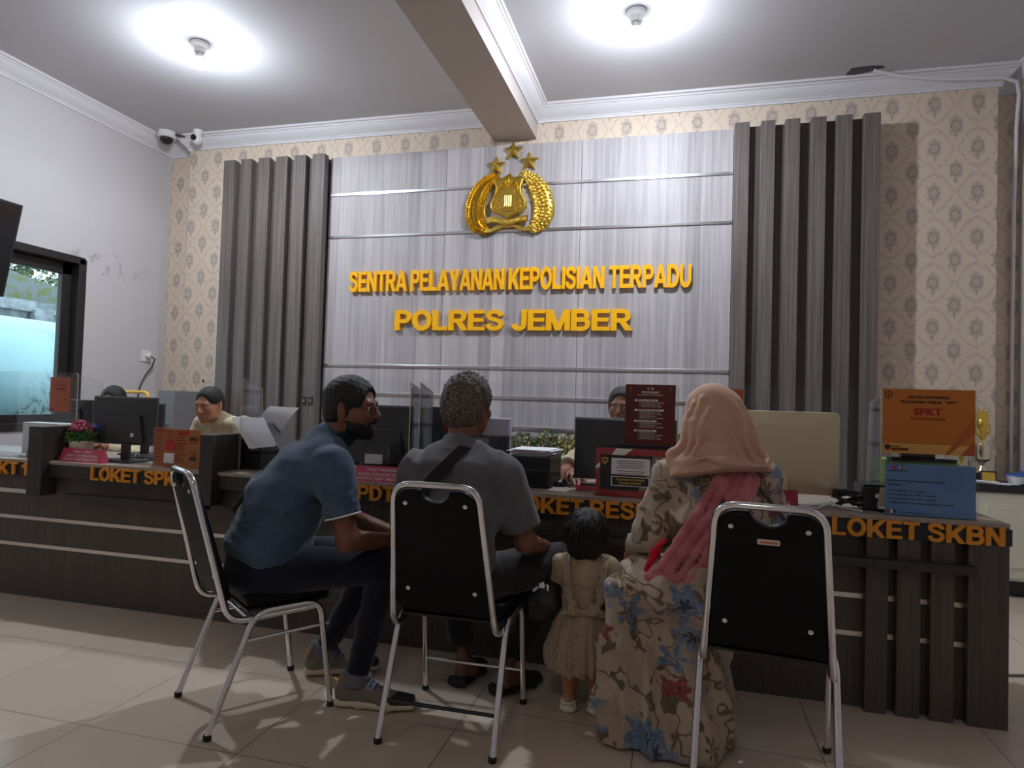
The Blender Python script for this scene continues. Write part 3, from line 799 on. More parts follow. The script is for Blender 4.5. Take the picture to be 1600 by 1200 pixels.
MB().prism([(3.10, WT), (3.30, WT), (3.30, WT + .008), (3.118, WT + .008), (3.142, .93), (3.132, .93)], .25, .46, 'x').build('stand', champ, t, bevel=.003)

# printed stands -----------------------------------------------------------
def stand(name, lab, cat, x0, x1, y, z0, z1, base, tilt=.12, foot=True, border=.006, g=None, edge=True):
    t = thing(name, lab, cat, ((x0 + x1) / 2, y, z0), 0, g)
    mb = MB(); sheet(mb, x0, x1, y, z0 + .002, z1, tilt, .002); mb.build('card', M[base], t)
    ac = MB(); sheet(ac, x0 - border, x1 + border, y - .0035, z0, z1 + border, tilt, .002); ac.mi = [1, 1, 0, 0, 1, 1]
    if foot:
        ac.box(x0 - border, x1 + border, y - .002, y + .11, z0, z0 + .003, 0)
        n = len(ac.v); ac.box(x0 - border, x1 + border, y + .105, y + .108, z0, z0 + (z1 - z0) * .5, 1)
        for i in range(n, len(ac.v)): v = ac.v[i]; ac.v[i] = (v[0], v[1] - (v[2] - z0) * .55, v[2])
    ac.build('acrylic_holder', [M['acrylic'], M['acrylic_edge']], t)
    return t, Print(x0, x1, y - .0045, z0 + .002, z1, tilt)
def plate(lab, x0, x1, y, lines, base='pink', skew=0.0):
    t = thing('name_plate', lab, 'name plate', ((x0 + x1) / 2, y, WT), 0, 'pink name plates on the counter')
    H2 = .074
    mb = MB().prism([(y, WT), (y + .06, WT), (y + .032, WT + H2)], x0, x1, 'x'); mb.build('card', M[base], t)
    p = Print(x0, x1, y, WT, WT + H2, .032 / H2)
    for i, ln in enumerate(lines):
        p.text(ln, .5, .68 - i * .28, .17, 'ink_white', min(.86, .045 * len(ln)), 'c', .02)
    if len(lines) > 1: p.rect(.1, .9, .345, .355, 'ink_white')
    p.build(t, 'lettering')
plate('pink name plate below the flower pot, reading PIKET SPKT', -3.432, -3.135, 2.98, ['PIKET SPKT', 'DANY R KURNIAWAN', 'AIPDA NRP 83031274'])
plate('pink name plate reading PIKET PROPAM, beside the bent blue-shirted man', -1.572, -1.272, 2.965, ['PIKET PROPAM', 'AHMAD AMIRUDDIN MAHFUD', 'BRIPTU NRP 98010270'])
plate('dark pink name plate ending in 011004, below the gold computer', .20, .484, 2.98, ['PIKET SKBN', '', 'BRIPDA NRP 011004'], 'pinkdark')
# service list in a stand
t, p = stand('notice_stand', 'orange SPKT service list in an acrylic stand near the left chair', 'notice', -2.822, -2.52, 3.02, WT, 1.0, 'orange', .05, g='notices in acrylic stands')
for (u, w0, n) in ((.03, .93, 11), (.28, .93, 4), (.51, .86, 4), (.51, .56, 6)):
    for k in range(n): p.rect(u, u + random.uniform(.13, .2), w0 - k * .075 - .02, w0 - k * .075, 'ink_brown')
p.rect(.51, .74, .87, .96, 'red'); p.rect(.26, .48, .44, .68, 'red'); p.rect(.03, .22, .94, .975, 'red'); p.rect(.52, .73, .60, .64, 'red')
p.rect(.25, .47, .10, .36, 'paper'); p.text('SPKT', .77, .71, .085, 'ink', .20, 'l', .05); p.rect(.77, .96, .65, .67, 'ink_brown')
p.crest(.87, .35, .07, 'ink', 'orange'); p.poly([(.80, .2), (.94, .2), (.92, .3), (.87, .25), (.82, .3)], 'ink', 1)
p.build(t)
# red notice
t, p = stand('notice_stand', 'red framed notice with white text box in an acrylic stand, left of the headscarf woman', 'notice', -.372, -.055, 3.0, WT, 1.008, 'red', .03, g='notices in acrylic stands')
p.rect(.06, .94, .14, .86, 'ink'); p.poly([(.28, 1), (.52, 1), (.40, .86), (.22, .86)], 'ink_white', 0); p.poly([(.0, .55), (.06, .6), (.06, .7), (.0, .62)], 'ink_white', 0)
p.poly([(.60, .14), (.94, .14), (.94, .86), (.80, .86), (.74, .5)], 'greyprint', 1)
p.rect(.22, .76, .46, .80, 'ink_white', 2); p.rect(.24, .74, .48, .785, 'paper', 3)
for k in range(6): p.rect(.28 + .02 * (k % 3), .70 - .03 * (k % 2), .735 - k * .045 - (.03 if k > 3 else 0), .748 - k * .045 - (.03 if k > 3 else 0), 'ink', 4)
p.rect(.22, .76, .22, .42, 'ink_white', 2); p.rect(.235, .745, .235, .405, 'ink', 3)
p.text('PELAYANAN SKCK ONLINE', .49, .335, .04, 'ink_gold', .40, 'c', .03, 4); p.text('POLRES JEMBER', .49, .265, .04, 'ink_gold', .32, 'c', .03, 4)
p.crest(.125, .73, .07, 'ink_gold', 'ink'); p.crest(.87, .75, .075, 'red', 'ink_white')
p.build(t)
# blue notice
t, p = stand('notice_stand', 'blue requirements notice in an acrylic stand on the right counter end', 'notice', .812, 1.136, 2.985, WT, 1.0, 'blue', .03, g='notices in acrylic stands')
p.text('PERSYARATAN SURAT KETERANGAN BEBAS', .02, .655, .030, 'ink', .64, 'l', .04); p.text('NARKOBA', .02, .575, .030, 'ink', .15, 'l', .04)
for k, s_ in enumerate(('Fotocopy SKCK 1 Lembar', 'Fotocopy Surat LAB 1 Lembar', 'Fotocopy KTP dan KK 1 Lembar', 'Pasfoto 4x6 1 Lembar Background merah')):
    p.text('- ' + s_, .015, .465 - k * .078, .033, 'ink', .020 * len(s_), 'l', .03)
p.text('polresjember@polri.go.id', .15, .055, .022, 'ink', .36, 'l', .02)
p.poly([(.07, .9), (.12, .9), (.11, .96), (.08, .96)], 'red'); p.crest(.155, .93, .035, 'ink', 'ink_white'); p.crest(.21, .93, .033, 'ink', 'ink_gold')
p.rect(.03, .26, .855, .868, 'ink')
for k, mm in enumerate(('red', 'ink_white', 'ink')): p.rect(.02 + k * .035, .045 + k * .035, .04, .10, mm)
p.build(t)
# sheets fixed to screens
def screen_sheet(lab, x0, x1, y, z0, z1, base, border=.007):
    t = thing('hanging_notice', lab, 'notice', ((x0 + x1) / 2, y, z0), 0, 'notice sheets fixed to the screens')
    MB().box(x0, x1, y - .004, y - .002, z0, z1).build('card', M[base], t)
    q = MB().box(x0 - border, x1 + border, y - .0018, y - .0003, z0 - border, z1 + border, 0); q.mi = [1, 1, 0, 0, 1, 1]
    q.build('acrylic_pocket', [M['acrylic'], M['acrylic_edge']], t)
    return t, Print(x0, x1, y - .0045, z0, z1)
t, p = screen_sheet('rust-coloured notice sheet on the far left screen', -3.768, -3.61, 3.200, 1.058, 1.272, 'rust')
p.rect(.2, .85, .76, .775, 'ink_brown'); p.rect(.25, .8, .80, .81, 'ink_brown'); p.rect(.3, .75, .63, .69, 'ink_brown'); p.rect(.05, .25, .05, .1, 'ink_brown'); p.build(t)
t, p = screen_sheet('maroon PELAYANAN price list on the middle screen beside the headscarf', -.255, -.028, 3.098, 1.023, 1.303, 'maroon', .002)
p.text('PELAYANAN', .5, .855, .034, 'ink_white', .34, 'c', .05); p.text('SATRESKRIM POLRES JEMBER', .5, .82, .018, 'ink_white', .5, 'c', .02)
p.crest(.46, .93, .02, 'ink_white', 'maroon'); p.crest(.54, .93, .02, 'ink_white', 'ink_gold')
for k, (w, hw, n) in enumerate(((.72, .38, 3), (.56, .50, 4), (.38, .36, 3), (.22, .36, 4))):
    p.rect(.19, .255, w, w + .033, 'ink_white'); p.rect(.275, .275 + hw, w, w + .033, 'ink_white'); p.text('SKCK BARU %s' % ('', 'DAN UMUM')[k == 1], .30, w + .007, .019, 'maroon', hw * .8, 'l', .03, 2)
    for j in range(n): p.text('FOTOCOPY KTP 1 LEMBAR'[:(21, 17, 19, 14)[(j + k) % 4]], .31, w - .03 - j * .031, .017, 'ink_white', (.46, .38, .42, .32)[(j + k) % 4], 'l', .03); p.rect(.275, .288, w - .027 - j * .031, w - .017 - j * .031, 'ink_white')
p.text('POLRES JEMBER', .5, .035, .014, 'ink_brown', .3, 'c', .02)
for sg in (0, 1):
    x = .1 + sg * .8; p.poly([(x, .96), (x + .008, .96), (x + .004, .84)], 'ink_gold'); p.poly([(x - .01 + sg * .02, .75), (x - .006 + sg * .02, .75), (.2 + sg * .6, .3), (.196 + sg * .6, .3)], 'ink_brown')
p.build(t)
t, p = screen_sheet('maroon notice sheet half hidden by the grey-haired head', -1.155, -.99, 3.098, 1.05, 1.285, 'maroon')
p.rect(.2, .8, .7, .72, 'ink_white'); p.build(t)
t, p = screen_sheet('orange notice sheet peeping out right of the headscarf', .12, .265, 3.098, 1.06, 1.29, 'orange_deep', .008)
p.rect(.2, .8, .7, .72, 'ink_brown'); p.build(t)
t = thing('notice_board', 'large orange SPKT information board at the right end of the counter', 'notice', (1.0, 3.13, WT))
MB().box(.833, 1.18, 3.118, 3.121, 1.036, 1.309).build('card', M['orange'], t)
q = MB().prism(rrect(.826, 1.187, 1.028, 1.316, .012), 3.122, 3.126); q.mi = [0, 0] + [1] * (len(q.f) - 2); q.build('acrylic_sheet', [M['acrylic'], M['acrylic_edge']], t)
q = MB()
for x in (.86, 1.15): q.box(x, x + .012, 3.127, 3.139, WT, 1.2)
q.box(.85, 1.17, 3.10, 3.2, WT, WT + .006); q.build('stand_post', M['acrylic'], t)
p = Print(.833, 1.18, 3.118, 1.036, 1.309)
p.text('SISTEM INFORMASI', .5, .855, .040, 'ink', .44, 'c', .06); p.text('PELAYANAN PUBLIK  "SIPP"', .5, .78, .040, 'ink', .60, 'c', .06)
p.text('SPKT', .495, .60, .105, 'ink_red', .31, 'c', .07); p.text('POLRES JEMBER', .495, .525, .036, 'ink_brown', .39, 'c', .03)
p.rect(0, 1, 0, .15, 'orange_pale'); p.poly([(.72, 0), (1, .35), (1, .62), (.68, .0)], 'orange_deep', 1); p.poly([(.84, 0), (1, .22), (1, .0)], 'rust', 2)
p.crest(.065, .90, .055, 'ink', 'orange'); p.crest(.06, .085, .045, 'ink_brown', 'ink'); p.rect(.10, .20, .10, .115, 'ink'); p.rect(.10, .29, .04, .085, 'ink_brown', 1)
p.build(t)
# green file box with black handle bar behind the board
t = thing('file_box', 'green file box with a black bar, between the orange and blue notices', 'box', (1.0, 3.3, WT))
MB().box(.87, 1.15, 3.20, 3.42, WT, 1.0).build('body', M['greenbox'], t, bevel=.004)
q = MB().box(.88, 1.14, 3.185, 3.23, 1.0, 1.014); q.box(.93, 1.06, 3.19, 3.225, 1.014, 1.04); q.build('handle_bar', M['black'], t, bevel=.003)
# printers, boxes, cables ------------------------------------------------
t = thing('printer', 'black inkjet printer with white paper in its tray, left of the blue-shirted man', 'printer', (-2.2, 3.2, WT))
MB().box(-2.31, -1.97, 3.14, 3.44, WT, .885).build('body', M['black'], t, bevel=.012)
MB().prism([(-2.315, .885), (-2.13, .897), (-2.13, .905), (-2.325, .896)], 3.12, 3.32).build('output_tray', M['black'], t, bevel=.002)
MB().add([(-2.235, 3.13, .90), (-2.10, 3.13, .905), (-2.24, 3.16, 1.045), (-2.38, 3.16, 1.04), (-2.245, 3.36, .90), (-2.11, 3.36, .905), (-2.25, 3.36, 1.045), (-2.39, 3.36, 1.04)], [(0, 3, 7, 4), (1, 5, 6, 2), (0, 4, 5, 1), (3, 2, 6, 7), (4, 7, 6, 5), (0, 1, 2, 3)]).build('paper_support', M['dark_grey'], t)
def leaf(pts, name, par, mat='paper', n=6, bow=.012):
    A, B, Cc, D = map(Vector, pts); nn = (B - A).cross(D - A).normalized(); vs = []
    for i in range(n + 1):
        for j in range(2):
            f = i / n; q = A.lerp(D, f) if j == 0 else B.lerp(Cc, f); vs.append(q + nn * bow * math.sin(PI * f))
    fs = [(2 * i, 2 * i + 1, 2 * i + 3, 2 * i + 2) for i in range(n)]; m = len(vs)
    vs2 = vs + [v + nn * .0015 for v in vs]
    return MB().add(vs2, fs + [tuple(k + m for k in reversed(f)) for f in fs]).build(name, M[mat], par, smooth=60)
leaf([(-2.262, 3.09, .908), (-2.12, 3.14, .925), (-2.235, 3.17, 1.075), (-2.405, 3.12, 1.072)], 'paper_sheet', t)
leaf([(-2.36, 3.27, 1.03), (-2.19, 3.27, .99), (-2.10, 3.30, 1.135), (-2.29, 3.30, 1.138)], 'paper_sheet', t)
t = thing('printer', 'low black printer with loose papers on top, left of the hand on the mouse', 'printer', (-.80, 3.3, WT))
MB().box(-.815, -.607, 3.12, 3.42, WT, .945).build('body', M['black'], t, bevel=.008)
MB().box(-.79, -.63, 3.112, 3.121, WT + .02, .86).build('front_flap', M['blackgloss'], t, bevel=.003)
q = MB()
for k in range(7):
    a = random.uniform(-.12, .12); M4 = Matrix.Translation((-.72 + random.uniform(-.02, .03), 3.26, .946 + k * .004)) @ Matrix.Rotation(a, 4, 'Z')
    n = len(q.v); q.box(-.09, .11, -.12, .12, 0, .0016).xf(M4, n)
tag(q.build('paper_stack', M['paper']), 'loose white papers lying on the low black printer', 'papers')
t = thing('receipt_printer', 'small black box with a white sticker left of the blue notice', 'printer', (.83, 3.15, WT))
MB().box(.752, .90, 3.08, 3.24, WT, .892).build('body', M['black'], t, bevel=.006); MB().box(.80, .84, 3.0785, 3.0800, .845, .862).build('sticker', M['paper'], t); MB().box(.81, .85, 3.0785, 3.0798, .80, .83).build('label', M['paper'], t)
MB().box(.757, .895, 3.082, 3.238, .892, .899).build('lid', M['blackgloss'], t, bevel=.004)
q = MB(); rr = random.Random(11); pts = []
for k in range(120):
    a = k * .55; r_ = .035 + .012 * math.sin(k * .37); pts.append((.70 + r_ * 1.25 * math.cos(a) + rr.uniform(-.004, .004), 3.12 + r_ * math.sin(a), WT + .008 + .062 * abs(math.sin(k * .11)) + rr.uniform(0, .004)))
q.tube(pts, .0045, 6); tag(q.build('cable_coil', M['black'], smooth=60), 'coiled black cable heaped beside the gold computer', 'cable')
q = MB().tube([(.50, 3.05, WT + .006), (.56, 3.0, WT + .006), (.62, 3.04, WT + .03), (.66, 3.08, WT + .008), (.73, 3.0, WT + .006)], .004, 6); q.tube([(.46, 3.02, WT + .005), (.53, 2.99, WT + .02), (.60, 3.06, WT + .02), (.64, 3.12, WT + .006)], .0035, 6)
tag(q.build('white_cable', M['paper'], smooth=60), 'thin loose cables at the foot of the gold computer', 'cable')
def mouse(lab, x, y, rz):
    t = thing('computer_mouse', lab, 'mouse', (x, y, WT), rz, 'computer mice')
    q = MB().ball(0, 0, 0, .031, .056, .036, 14, 8); q.v = [(a, b, max(0, d)) for a, b, d in q.v]; q.build('body', M['blackgloss'], t, smooth=60, local=True)
    MB().ball(0, .03, .026, .004, .011, .006, 8, 6).build('scroll_wheel', M['dark_grey'], t, smooth=60, local=True)
mouse('black mouse beside the left monitor stand', -3.20, 3.32, .6)
mouse('black mouse under the hand on the counter', -.575, 3.26, -.35 + PI)
t = thing('keyboard', 'black keyboard lying behind the left monitor stand', 'keyboard', (-3.0, 3.3, WT), .1)
MB().box(-.2, .16, -.06, .06, 0, .014).build('body', M['black'], t, bevel=.003, local=True)
q = MB()
for i in range(5):
    for j in range(15): q.box(-.19 + j * .0225, -.172 + j * .0225, -.052 + i * .0215, -.035 + i * .0215, .014, .019)
q.build('keys', M['dark_grey'], t, local=True)
t = thing('notebook', 'pink notebook under a phone left of the red notice', 'notebook', (-.42, 3.2, WT))
MB().box(-.485, -.34, 3.14, 3.30, WT, WT + .024).build('cover', M['pink'], t, bevel=.002); MB().box(-.483, -.342, 3.142, 3.298, WT + .004, WT + .02).build('pages', M['paper'], t)
t = thing('phone', 'black phone lying on the pink notebook', 'phone', (-.42, 3.2, WT + .0245))
MB().box(-.465, -.36, 3.15, 3.22, WT + .0245, WT + .034).build('body', M['blackgloss'], t, bevel=.004)
# pot of flowers
def mapped(mb, M4): return mb.xf(M4)
t = thing('flower_pot', 'white pot of pink flowers and green leaves beside the left divider', 'potted plant', (-3.385, 3.085, WT)); t.scale = (1.15, 1.15, 1.18)
MB().lathe([(.032, 0), (.042, .01), (.052, .05), (.055, .088), (.058, .094), (.052, .096), (.049, .085), (.001, .083)], n=28).build('pot', M['cream'], t, smooth=40, local=True)
q = MB(); rr = random.Random(4)
for k in range(260):
    a, r_ = rr.uniform(0, 6.28), .06 * math.sqrt(rr.random()); P = Vector((r_ * math.cos(a), r_ * math.sin(a), .085 + rr.uniform(0, .045)))
    d = Vector((math.cos(a) * .7, math.sin(a) * .7, rr.uniform(.1, .9))).normalized() * .024; s_ = d.orthogonal().normalized() * .006
    q.add([P, P + d * .5 + s_, P + d, P + d * .5 - s_], [(0, 1, 2, 3)])
q.build('leaves', M['leafgreen'], t, local=True)
q = MB()
for k in range(120):
    a, b = rr.uniform(0, 6.28), rr.uniform(0, 1.35); r_ = rr.uniform(.03, .062)
    q.ball(r_ * math.sin(b) * math.cos(a), r_ * math.sin(b) * math.sin(a), .135 + r_ * math.cos(b), .008, .008, .007, 6, 4)
q.build('flower_heads', M['flowerpink'], t, local=True)
t = thing('glue_bottle', 'small white bottle with orange cap right of the flower pot', 'bottle', (-3.29, 3.12, WT))
MB().lathe([(.016, 0), (.018, .004), (.018, .055), (.010, .068), (.008, .07)], n=16).build('body', M['white'], t, smooth=40, local=True)
MB().lathe([(.009, .07), (.010, .072), (.006, .094), (.002, .097)], n=12).build('cap', M['orange'], t, smooth=40, local=True)
t = thing('desk_calendar', 'grey patterned desk card standing left of the divider', 'desk card', (-3.66, 3.06, WT))
MB().prism([(3.03, WT), (3.10, WT), (3.07, WT + .14)], -3.735, -3.60, 'x').build('card', M['greyprint'], t)
q = MB().box(-4.1, -3.78, 3.02, 3.17, WT, WT + .006); q.box(-4.06, -3.8, 3.04, 3.16, WT + .006, WT + .011)
tag(q.build('document', M['paper']), 'white papers lying at the far left end of the counter', 'papers')
tag(MB().box(-4.02, -3.74, 3.235, 3.34, WT, .985).build('document_tray', M['white'], bevel=.004), 'white box behind the far left screen', 'box')
# electrical ---------------------------------------------------------------
t = thing('wall_socket', 'white wall socket with plugged cable on the white left wall', 'socket', (-5.2, 5.41, 1.55))
MB().box(XL, XL + .012, 5.35, 5.47, 1.50, 1.61).build('plate', M['white'], t, bevel=.004)
MB().lathe([(.028, .012), (.028, .04), (.018, .055)], cx=XL, cy=5.42, cz=1.555, ax='x', n=16).build('plug', M['cream'], t, smooth=40)
MB().tube([(XL + .05, 5.42, 1.555), (XL + .07, 5.46, 1.53), (XL + .04, 5.46, 1.45), (XL + .02, 5.40, 1.36), (XL + .02, 5.34, 1.25), (XL + .02, 5.30, 1.0)], .007, 8).build('cable', M['black'], t, smooth=60)
for x in (-3.330, -3.262):
    t = thing('wall_switch', 'small dark switch plate on the left slats, %s' % ('left one of the pair' if x < -3.3 else 'right one of the pair'), 'switch', (x, 5.31, 1.16), 0, 'switch plates on the slats')
    MB().box(x - .02, x + .02, 5.298, 5.31, 1.125, 1.20).build('plate', M['frame'], t, bevel=.003); MB().box(x - .009, x + .009, 5.294, 5.299, 1.15, 1.175).build('rocker', M['greyprint'], t)
# cameras under the ceiling
t = thing('dome_camera', 'white dome security camera in the left ceiling corner', 'security camera', (-4.99, 5.33, H))
MB().lathe([(.085, 0), (.087, -.05), (.08, -.06), (.055, -.062)], n=28).build('housing', M['white'], t, smooth=35, local=True)
MB().ball(0, 0, -.065, .062, .062, .058, 18, 10).build('dome', M['blackgloss'], t, smooth=60, local=True)
MB().tube([(.07, .02, -.02), (.14, .08, -.02), (.19, .12, -.015)], .012, 8).build('cable', M['black'], t, smooth=60, local=True)
t = thing('turret_camera', 'small white ball-shaped security camera on the cornice, right of the dome camera', 'security camera', (-4.64, 5.35, H))
MB().lathe([(.045, 0), (.046, -.03), (.035, -.05)], n=22).build('base', M['white'], t, smooth=35, local=True)
MB().ball(0, -.01, -.085, .048, .052, .06, 18, 10).build('ball', M['white'], t, smooth=60, local=True)
MB().lathe([(.028, -.066), (.028, -.05), (.02, -.05)], cz=-.09, ax='y', n=18).build('lens', M['blackgloss'], t, smooth=40, local=True)
# tilted television at the left edge
t = thing('television', 'black television tilted on the left wall above the window edge', 'television', (-5.1, 3.2, 2.2))
Mt = Matrix.Translation((-5.02, 3.22, 2.25)) @ Matrix.Rotation(math.radians(12), 4, 'Y')
MB().box(-.03, .03, -.58, .655, -.36, .36).xf(Mt).build('body', M['black'], t, bevel=.006); MB().box(.0302, .032, -.56, .635, -.34, .34).xf(Mt).build('screen', M['blackgloss'], t)
MB().box(XL, -5.03, 3.1, 3.3, 2.15, 2.35).build('bracket', M['black'], t)
# back of the room -----------------------------------------------------------
t = thing('low_cabinet', 'cream low cabinet with black top in the right back corner', 'cabinet', (1.95, 5.3, 0))
MB().box(1.45, 2.40, 5.12, 5.49, .11, .70).build('body', M['cream'], t, bevel=.003); MB().box(1.43, 2.405, 5.09, 5.495, .70, .745).build('top', M['blackgloss'], t, bevel=.003); MB().box(1.47, 2.40, 5.17, 5.49, 0, .11).build('plinth', M['black'], t)
for a, b in ((1.47, 1.92), (1.94, 2.39)):
    d = MB().box(a, b, 5.10, 5.12, .13, .69); o = d.build('door', M['cream'], t, bevel=.003)
    q = MB().box(a + .06, b - .06, 5.094, 5.1, .20, .62); q2 = q.build('door_panel', M['cream'], None, bevel=.005); q2.parent = o; q2.matrix_parent_inverse = Matrix.Identity(4)
    q2 = MB().ball(b - .03 if a < 1.6 else a + .03, 5.09, .42, .012).build('knob', M['gold'], None, smooth=60); q2.parent = o
def trophy(lab, x, y, z, s, star_=True):
    t = thing('trophy', lab, 'trophy', (x, y, z), 0, 'trophies on the low cabinet'); L = dict(local=True)
    MB().box(-.055 * s, .055 * s, -.045 * s, .045 * s, 0, .07 * s).build('base', M['black'], t, bevel=.004, **L)
    MB().lathe([(.04, .07), (.03, .09), (.012, .12), (.018, .14), (.05, .16), (.055, .17), (.05, .27), (.03, .285), (.02, .30)], n=20).xf(Matrix.Scale(s, 4)).build('column', M['silvergold'], t, smooth=40, **L)
    q = MB()
    for sg in (-1, 1): q.tube([(sg * .05 * s, 0, .18 * s), (sg * .08 * s, 0, .2 * s), (sg * .08 * s, 0, .25 * s), (sg * .05 * s, 0, .27 * s)], .006 * s, 8)
    q.build('handles', M['silvergold'], t, smooth=60, **L)
    q = MB().lathe([(.015, .30), (.02, .32), (.012, .35), (.03, .39), (.04, .42), (.03, .45)], n=16).xf(Matrix.Scale(s, 4))
    for sg in (-1, 1): q.tube([(0, 0, .32 * s), (sg * .045 * s, 0, .36 * s), (sg * .05 * s, 0, .42 * s)], [.014 * s, .01 * s, .003 * s], 8)
    q.build('figure', M['gold'], t, smooth=50, **L)
    q = MB(); n0 = 0
    for k in range(10):
        a = k * PI / 5; blade_pts = [(.03 * math.cos(a), .03 * math.sin(a)), (.062 * math.cos(a + .12), .062 * math.sin(a + .12)), (.03 * math.cos(a + .5), .03 * math.sin(a + .5))]
        q.prism([(s * u, s * (.475 + w)) for u, w in blade_pts], -.006, .006)
    q.lathe([(.034 * s, -.009), (.034 * s, .009)], cz=.475 * s, ax='y', n=20)
    o = q.build('sunburst', M['gold'], t, **L)
trophy('tall gold trophy with a sunburst top right of the orange board', 2.05, 5.30, .745, .97)
trophy('small trophy mostly hidden behind the blue notice', 1.945, 5.36, .745, .40)
t = thing('award_plaque', 'small black framed plaque in front of the tall trophy', 'plaque', (2.06, 5.2, .745))
q = MB(); sheet(q, 2.0, 2.10, 5.19, .745, .83, .2, .012); q.build('frame', M['black'], t, bevel=.002)
q = MB(); sheet(q, 2.01, 2.09, 5.1885, .756, .82, .2, .001); q.build('plate', M['gold'], t)
t = thing('lidded_bowl', 'white bowl with blue lid at the right end of the low cabinet', 'bowl', (2.25, 5.22, .745))
MB().lathe([(.05, 0), (.07, .01), (.085, .055), (.087, .06)], n=24).build('bowl', M['white'], t, smooth=40, local=True)
MB().lathe([(.09, .06), (.088, .07), (.04, .078), (.015, .08), (.012, .095), (.001, .097)], n=24).build('lid', plain('blue_lid', c(48, 92, 160), .4), t, smooth=40, local=True)
q = MB(); rr = random.Random(8)
for k in range(9):
    n = len(q.v); q.box(-.05, .05, -.03, .03, 0, .006).xf(Matrix.Translation((2.06 + rr.uniform(-.1, .09), 5.14 + rr.uniform(-.01, .02), .746 + k * .002)) @ Matrix.Rotation(rr.uniform(-.4, .4), 4, 'Z'), n)
tag(q.build('paper_scraps', M['paper']), 'scattered white papers on the low cabinet', 'papers')
# planter with clipped hedge along the panel
t = thing('planter_box', 'pale wood planter with white fretwork edge along the back panel', 'planter', (-.8, 5.15, 0))
MB().box(-1.75, .30, 5.02, 5.30, 0, .735).build('box', M['panel'], t, bevel=.003)
q = MB().box(-1.75, .30, 5.005, 5.018, .715, .745)
for k in range(26):
    x = -1.72 + k * .079
    for sg in (-1, 1):
        pts = [(x + .0395 + sg * (.012 + .020 * math.cos(a)), 5.011, .772 + .022 * math.sin(a)) for a in [i * PI / 5 for i in range(11)]]
        q.tube(pts, .0065, 6)
    q.ball(x, 5.011, .80, .011, .006, .014, 8, 6)
q.box(-1.75, .30, 5.007, 5.016, .795, .805)
q.build('fretwork', M['white'], t)
def bush(x, lab, r=.13, h=.17, seed=0, gold=False):
    t = thing('hedge_shrub', lab, 'shrub', (x, 5.16, .735), 0, 'clipped shrubs in the planter')
    rr = random.Random(seed); q = MB(); s_ = MB()
    for k in range(9):
        a = rr.uniform(0, 6.28); s_.tube([(0, 0, 0), (.05 * math.cos(a), .04 * math.sin(a), .10), (.09 * math.cos(a), .06 * math.sin(a), .2)], .004, 5)
    for k in range(520):
        a = rr.uniform(0, 6.28); u = math.sqrt(rr.random()); z = .05 + h * rr.random() * (1.1 - u * u * .55); P = Vector((r * u * math.cos(a), .09 * u * math.sin(a), z))
        d = Vector((rr.uniform(-1, 1), rr.uniform(-1, 1), rr.uniform(-.2, 1.2))).normalized() * .026; w = d.orthogonal().normalized() * .010
        q.add([P, P + d * .5 + w, P + d, P + d * .5 - w], [(0, 1, 2, 3)], 1 if rr.random() < (.5 if gold else .12) else 0)
    s_.build('stems', M['ink_brown'], t, local=True); q.build('leaves', [M['leafdark'], M['leafgold']], t, local=True)
for i, (x, lab, gd) in enumerate(((-1.24, 'green clipped shrub right of the pale lilac monitor', 0), (-1.03, 'bushy green shrub in the planter above the loose papers', 0), (-.86, 'yellowish shrub left of the large black monitor', 1), (-.62, 'clipped shrub half behind the large black monitor', 0), (-.02, 'clipped shrub glimpsed between the maroon notice and headscarf', 0))):
    bush(x, lab, .12, .17 + .02 * (i % 2), i + 20, gd)
t = thing('filing_cabinet', 'grey metal cabinet with a pale wood edge below the damask paper', 'cabinet', (-4.36, 4.95, 0))
MB().box(-4.46, -4.285, 4.80, 5.15, 0, 1.215).build('body', plain('grey_steel', c(120, 118, 122), .5), t, bevel=.004); MB().box(-4.285, -4.255, 5.15, 5.19, 0, 1.245).build('edge_board', plain('pale_edge', c(206, 182, 154), .6), t, bevel=.003)
MB().box(-4.40, -4.34, 4.79, 4.80, .9, .92).build('handle', M['chrome'], t)
tag(MB().box(-4.59, -4.57, YB - .004, YB, 1.31, 1.335).build('wall_plug', M['black']), 'tiny black fitting on the damask wallpaper left of the slats', 'wall fitting')
q = MB().tube([(1.44, 3.60, .006), (1.50, 3.57, .006), (1.6, 3.60, .006), (1.7, 3.58, .006), (1.95, 3.62, .006)], .007, 6)
tag(q.build('floor_cable', M['greyprint'], smooth=60), 'thin grey cable lying on the floor behind the counter end', 'cable')
